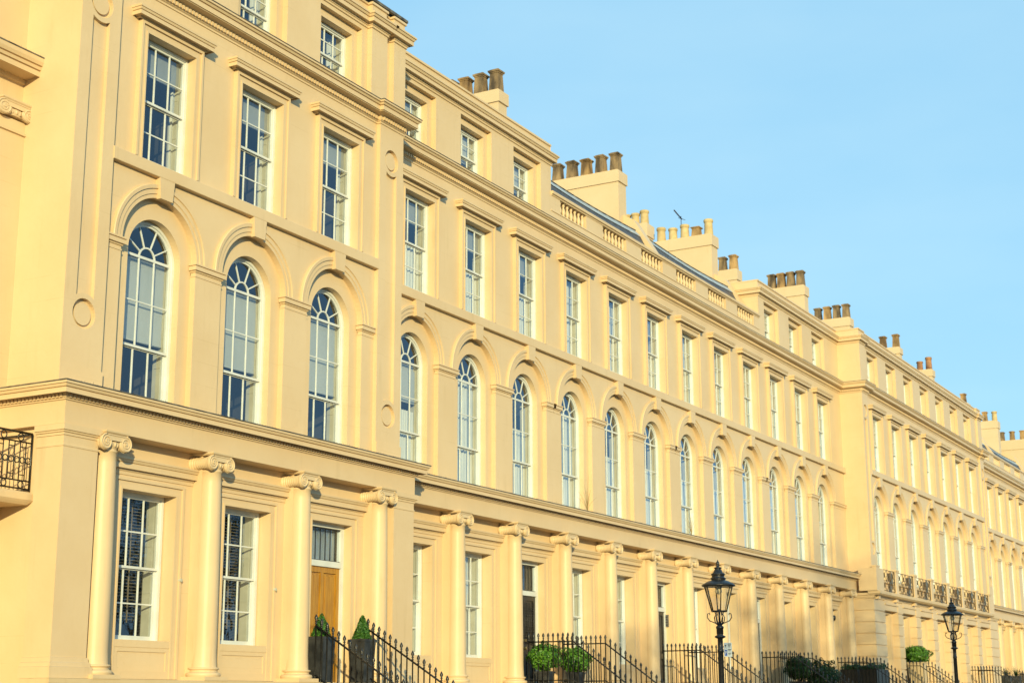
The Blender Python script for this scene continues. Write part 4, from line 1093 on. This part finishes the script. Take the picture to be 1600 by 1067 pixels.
m = MB(); plate(m, .012, .065, szt-sh+.02, szt-sh+.13, .004, .0065); part('blue_panel', m, 'signblue', so)
m = MB()
for (u0,u1,v0,v1) in ((.08,.15,.232,.246),(.085,.14,.205,.217),(.088,.135,.182,.192),(.085,.155,.13,.143),(.09,.14,.108,.118),(.085,.15,.06,.074),(.09,.14,.035,.045),(.018,.05,.205,.225),(.03,.04,.175,.205)):
    plate(m, u0, u1, szt-sh+v0, szt-sh+v1, .004, .006)
for (u0,u1,v0,v1) in (): pass
part('lettering', m, 'signink', so)
m = MB()
for (u0,u1,v0,v1) in ((.025,.034,.04,.11),(.034,.050,.10,.11),(.034,.050,.072,.081),(.047,.055,.078,.104)):
    plate(m, u0, u1, szt-sh+v0, szt-sh+v1, .0065, .008)
part('letter_p', m, 'signwhite', so)
# entry phone by the second door of the recess
o = thing('entry_phone', 'small steel entry phone panel on the reveal beside the sixth bay door', 'intercom', (48.2, 21.15, 2.4))
m = MB(); m.box(48.18,48.232,21.13,21.33,2.46,2.86); part('panel', m, 'steel', o)
m = MB()
for i in range(4): m.box(48.176,48.181,21.16,21.30,2.50+i*.085,2.55+i*.085)
part('buttons', m, 'signink', o)
# alarm camera by the last recess bay
o = thing('security_camera', 'small dark security camera in the reveal of the last recessed bay', 'camera', (66.1, 21.2, 3.45))
m = MB(); m.lathe(66.12,21.2,[(.01,3.42),(.08,3.45),(.1,3.52),(.1,3.62),(.06,3.66)], 12); part('body', m, 'black', o)
# television aerial
o = thing('tv_aerial', 'thin rooftop television aerial pointing up to the left above the chimneys', 'aerial', (57.6, 25.2, 18.8))
m = MB(); ay = 24.2; T = Vector((57.62,ay,19.85))
m.tube([(57.62,ay,18.7),(57.62,ay,19.92)], .016, 5)
A = T+Vector((-.75,-.02,.12)); B = T+Vector((.12,.02,-.02)); m.tube([A, B], .03, 5)
for i in range(9):
    c = A.lerp(B, i/8); m.tube([c+Vector((-.10,-.06,-.03)), c+Vector((.10,.06,.03))], .010, 4)
m.tube([B+Vector((-.1,-.2,-.1)), B+Vector((.12,.2,.12))], .012, 4)
part('antenna', m, 'grey', o)
o = thing('roof_pole', 'thin dark pole on the parapet of the near end pavilion', 'pole', (29.6, 20.55, 16.9))
m = MB(); m.tube([(29.55,20.55,16.85),(29.55,20.55,18.6)], .022, 6); part('pole', m, 'grey', o)

# ------------------------------------------------------------------ ground and the park behind the viewer
def structure(name, mb, mat):
    o = place(name, mb.mesh(name, M[mat])); o['kind'] = 'structure'; return o
m = MB(); m.quad((-600,-600,-1.75),(800,-600,-1.75),(800,800,-1.75),(-600,800,-1.75)); structure('ground', m, 'grass')
m = MB(); m.box(-200,400,-6,10.6,-1.80,-1.60); structure('road', m, 'asphalt')
m = MB(); m.box(-200,400,10.6,19.75,-1.80,-1.47); structure('pavement', m, 'paving')

def park_tree(label, x, y, h, cr, seed, n=9000):
    rr = random.Random(seed); o = thing('park_tree', label, 'tree', (x,y,GROUND), 'park trees opposite the terrace')
    t = MB(); t.tube([(x,y,GROUND),(x+.1,y,h*.25),(x-.1,y+.2,h*.5),(x,y,h*.8)], [.42,.34,.24,.06], 8)
    tips = []
    for i in range(11):
        a = rr.uniform(0,6.28); z0 = h*rr.uniform(.22,.65); l = cr*rr.uniform(.6,1.0)
        e = Vector((x+math.cos(a)*l, y+math.sin(a)*l, z0+l*rr.uniform(.5,1.0)))
        t.tube([(x,y,z0), Vector((x,y,z0)).lerp(e,.5)+Vector((0,0,.4)), e], [.14,.09,.03], 6); tips.append(e)
    part('trunk', t, 'bark', o)
    tips.append(Vector((x,y,h*.86)))
    fs = [ball(c, cr*rr.uniform(.32,.5), .8, .2, .2) for c in tips]
    c = MB()
    for f in fs:
        k = leaf_cloud(f, n//len(fs), .225, rr); c.add(k.v, k.f)
    part('crown', c, 'leaftree', o)
    return o
TREES = [(0,-31,24.2,7.0),(-11,-32,21.6,6.2),(-20,-30,19.2,5.4),(24,-36,15.5,5),(44,-40,16.5,5.2),(66,-38,15,5),(90,-42,17,5.5),(120,-42,16,5.5),(34,-44,16,5.6),(55,-46,16.5,5.6),(78,-44,16,5.6),(105,-47,17,5.8)]
LB = ['tallest leafy park tree across the road, behind the viewer','second tallest leafy park tree across the road, behind the viewer','smallest leafy park tree across the road, far left of the viewer',
      'leafy park tree facing the oak door across the road','leafy park tree facing the balustraded houses across the road','leafy park tree facing the last recessed house across the road',
      'leafy park tree facing the far pavilion across the road','leafy park tree across the road beyond the far pavilion',
      'leafy park tree set back across the road, facing the second door of the recess','leafy park tree set back across the road, facing the third door of the recess',
      'leafy park tree set back across the road, facing the iron balcony','leafy park tree set back across the road, facing the right edge house']
for i, ((x,y,h,cr), lb) in enumerate(zip(TREES, LB)): park_tree(lb, x, y, h, cr, 40+i)

# ------------------------------------------------------------------ lift everything to street level zero
for o in list(COL.objects):
    if o.parent is None: o.location.z += E

# ------------------------------------------------------------------ camera
F = 2410.68; pitch, roll, yaw = .229984, -.004028, .5120756
hd = Vector((math.cos(yaw), math.sin(yaw), 0)); rt = Vector((math.sin(yaw), -math.cos(yaw), 0)); up = Vector((0,0,1))
w = hd*math.cos(pitch)+up*math.sin(pitch); u = -hd*math.sin(pitch)+up*math.cos(pitch)
r_ = rt*math.cos(roll)+u*math.sin(roll); u_ = -rt*math.sin(roll)+u*math.cos(roll)
cd = bpy.data.cameras.new('camera'); cam = bpy.data.objects.new('camera', cd); COL.objects.link(cam)
cd.sensor_fit = 'HORIZONTAL'; cd.sensor_width = 36; cd.lens = F/1600*36; cd.clip_end = 3000; cd.clip_start = .1
Mx = Matrix((r_, u_, -w)).transposed().to_4x4(); Mx.translation = (0,0,E); cam.matrix_world = Mx
cd.dof.use_dof = True; cd.dof.focus_distance = 31; cd.dof.aperture_fstop = 2.2
sc.camera = cam

# ------------------------------------------------------------------ light
Ld = Vector((1.28, 1.0, -.31)).normalized()
EL = math.asin(-Ld.z); AZ = math.atan2(-Ld.x, -Ld.y)
wd = bpy.data.worlds.new('World'); sc.world = wd; wd.use_nodes = True; nt = wd.node_tree
bg = nt.nodes['Background']; sky = nt.nodes.new('ShaderNodeTexSky'); sky.sky_type = 'NISHITA'; sky.sun_disc = False
sky.sun_elevation = EL; sky.sun_rotation = AZ; sky.air_density = 1.0; sky.dust_density = 0.2; sky.ozone_density = 1.0; sky.altitude = 50
tn = nt.nodes.new('ShaderNodeMixRGB'); tn.blend_type = 'MULTIPLY'; tn.inputs[0].default_value = 1; tn.inputs[2].default_value = (1.0, 1.08, 1.0, 1)
nt.links.new(sky.outputs[0], tn.inputs[1])
fl = nt.nodes.new('ShaderNodeMixRGB'); fl.inputs[0].default_value = .82; fl.inputs[2].default_value = (1.50, 3.05, 4.30, 1)   # clear even winter sky
tc = nt.nodes.new('ShaderNodeTexCoord'); mp = nt.nodes.new('ShaderNodeMapping'); mp.inputs['Scale'].default_value = (1.2, 1.2, 4.0)
cn = nt.nodes.new('ShaderNodeTexNoise'); cn.inputs['Scale'].default_value = 2.2; cn.inputs['Detail'].default_value = 5
cr = ramp(nt, [(.42, (1.52,3.06,4.30)), (.75, (2.05,3.45,4.40))])      # faint thin haze in an even winter sky
nt.links.new(tc.outputs['Generated'], mp.inputs['Vector']); nt.links.new(mp.outputs[0], cn.inputs['Vector']); nt.links.new(cn.outputs['Fac'], cr.inputs[0])
nt.links.new(cr.outputs[0], fl.inputs[2])
nt.links.new(tn.outputs[0], fl.inputs[1]); nt.links.new(fl.outputs[0], bg.inputs['Color']); bg.inputs['Strength'].default_value = .118
sd = bpy.data.lights.new('sun', 'SUN'); sd.energy = 2.9; sd.angle = math.radians(.5); sd.color = (1.0, .86, .445)
so_ = bpy.data.objects.new('sun', sd); COL.objects.link(so_); so_.rotation_euler = Ld.to_track_quat('-Z', 'Y').to_euler(); so_.location = (-40,-40,60)
sc.view_settings.view_transform = 'Standard'; sc.view_settings.look = 'None'; sc.view_settings.exposure = .95; sc.view_settings.gamma = 1
sc.view_settings.use_curve_mapping = False
sc.render.engine = 'CYCLES'
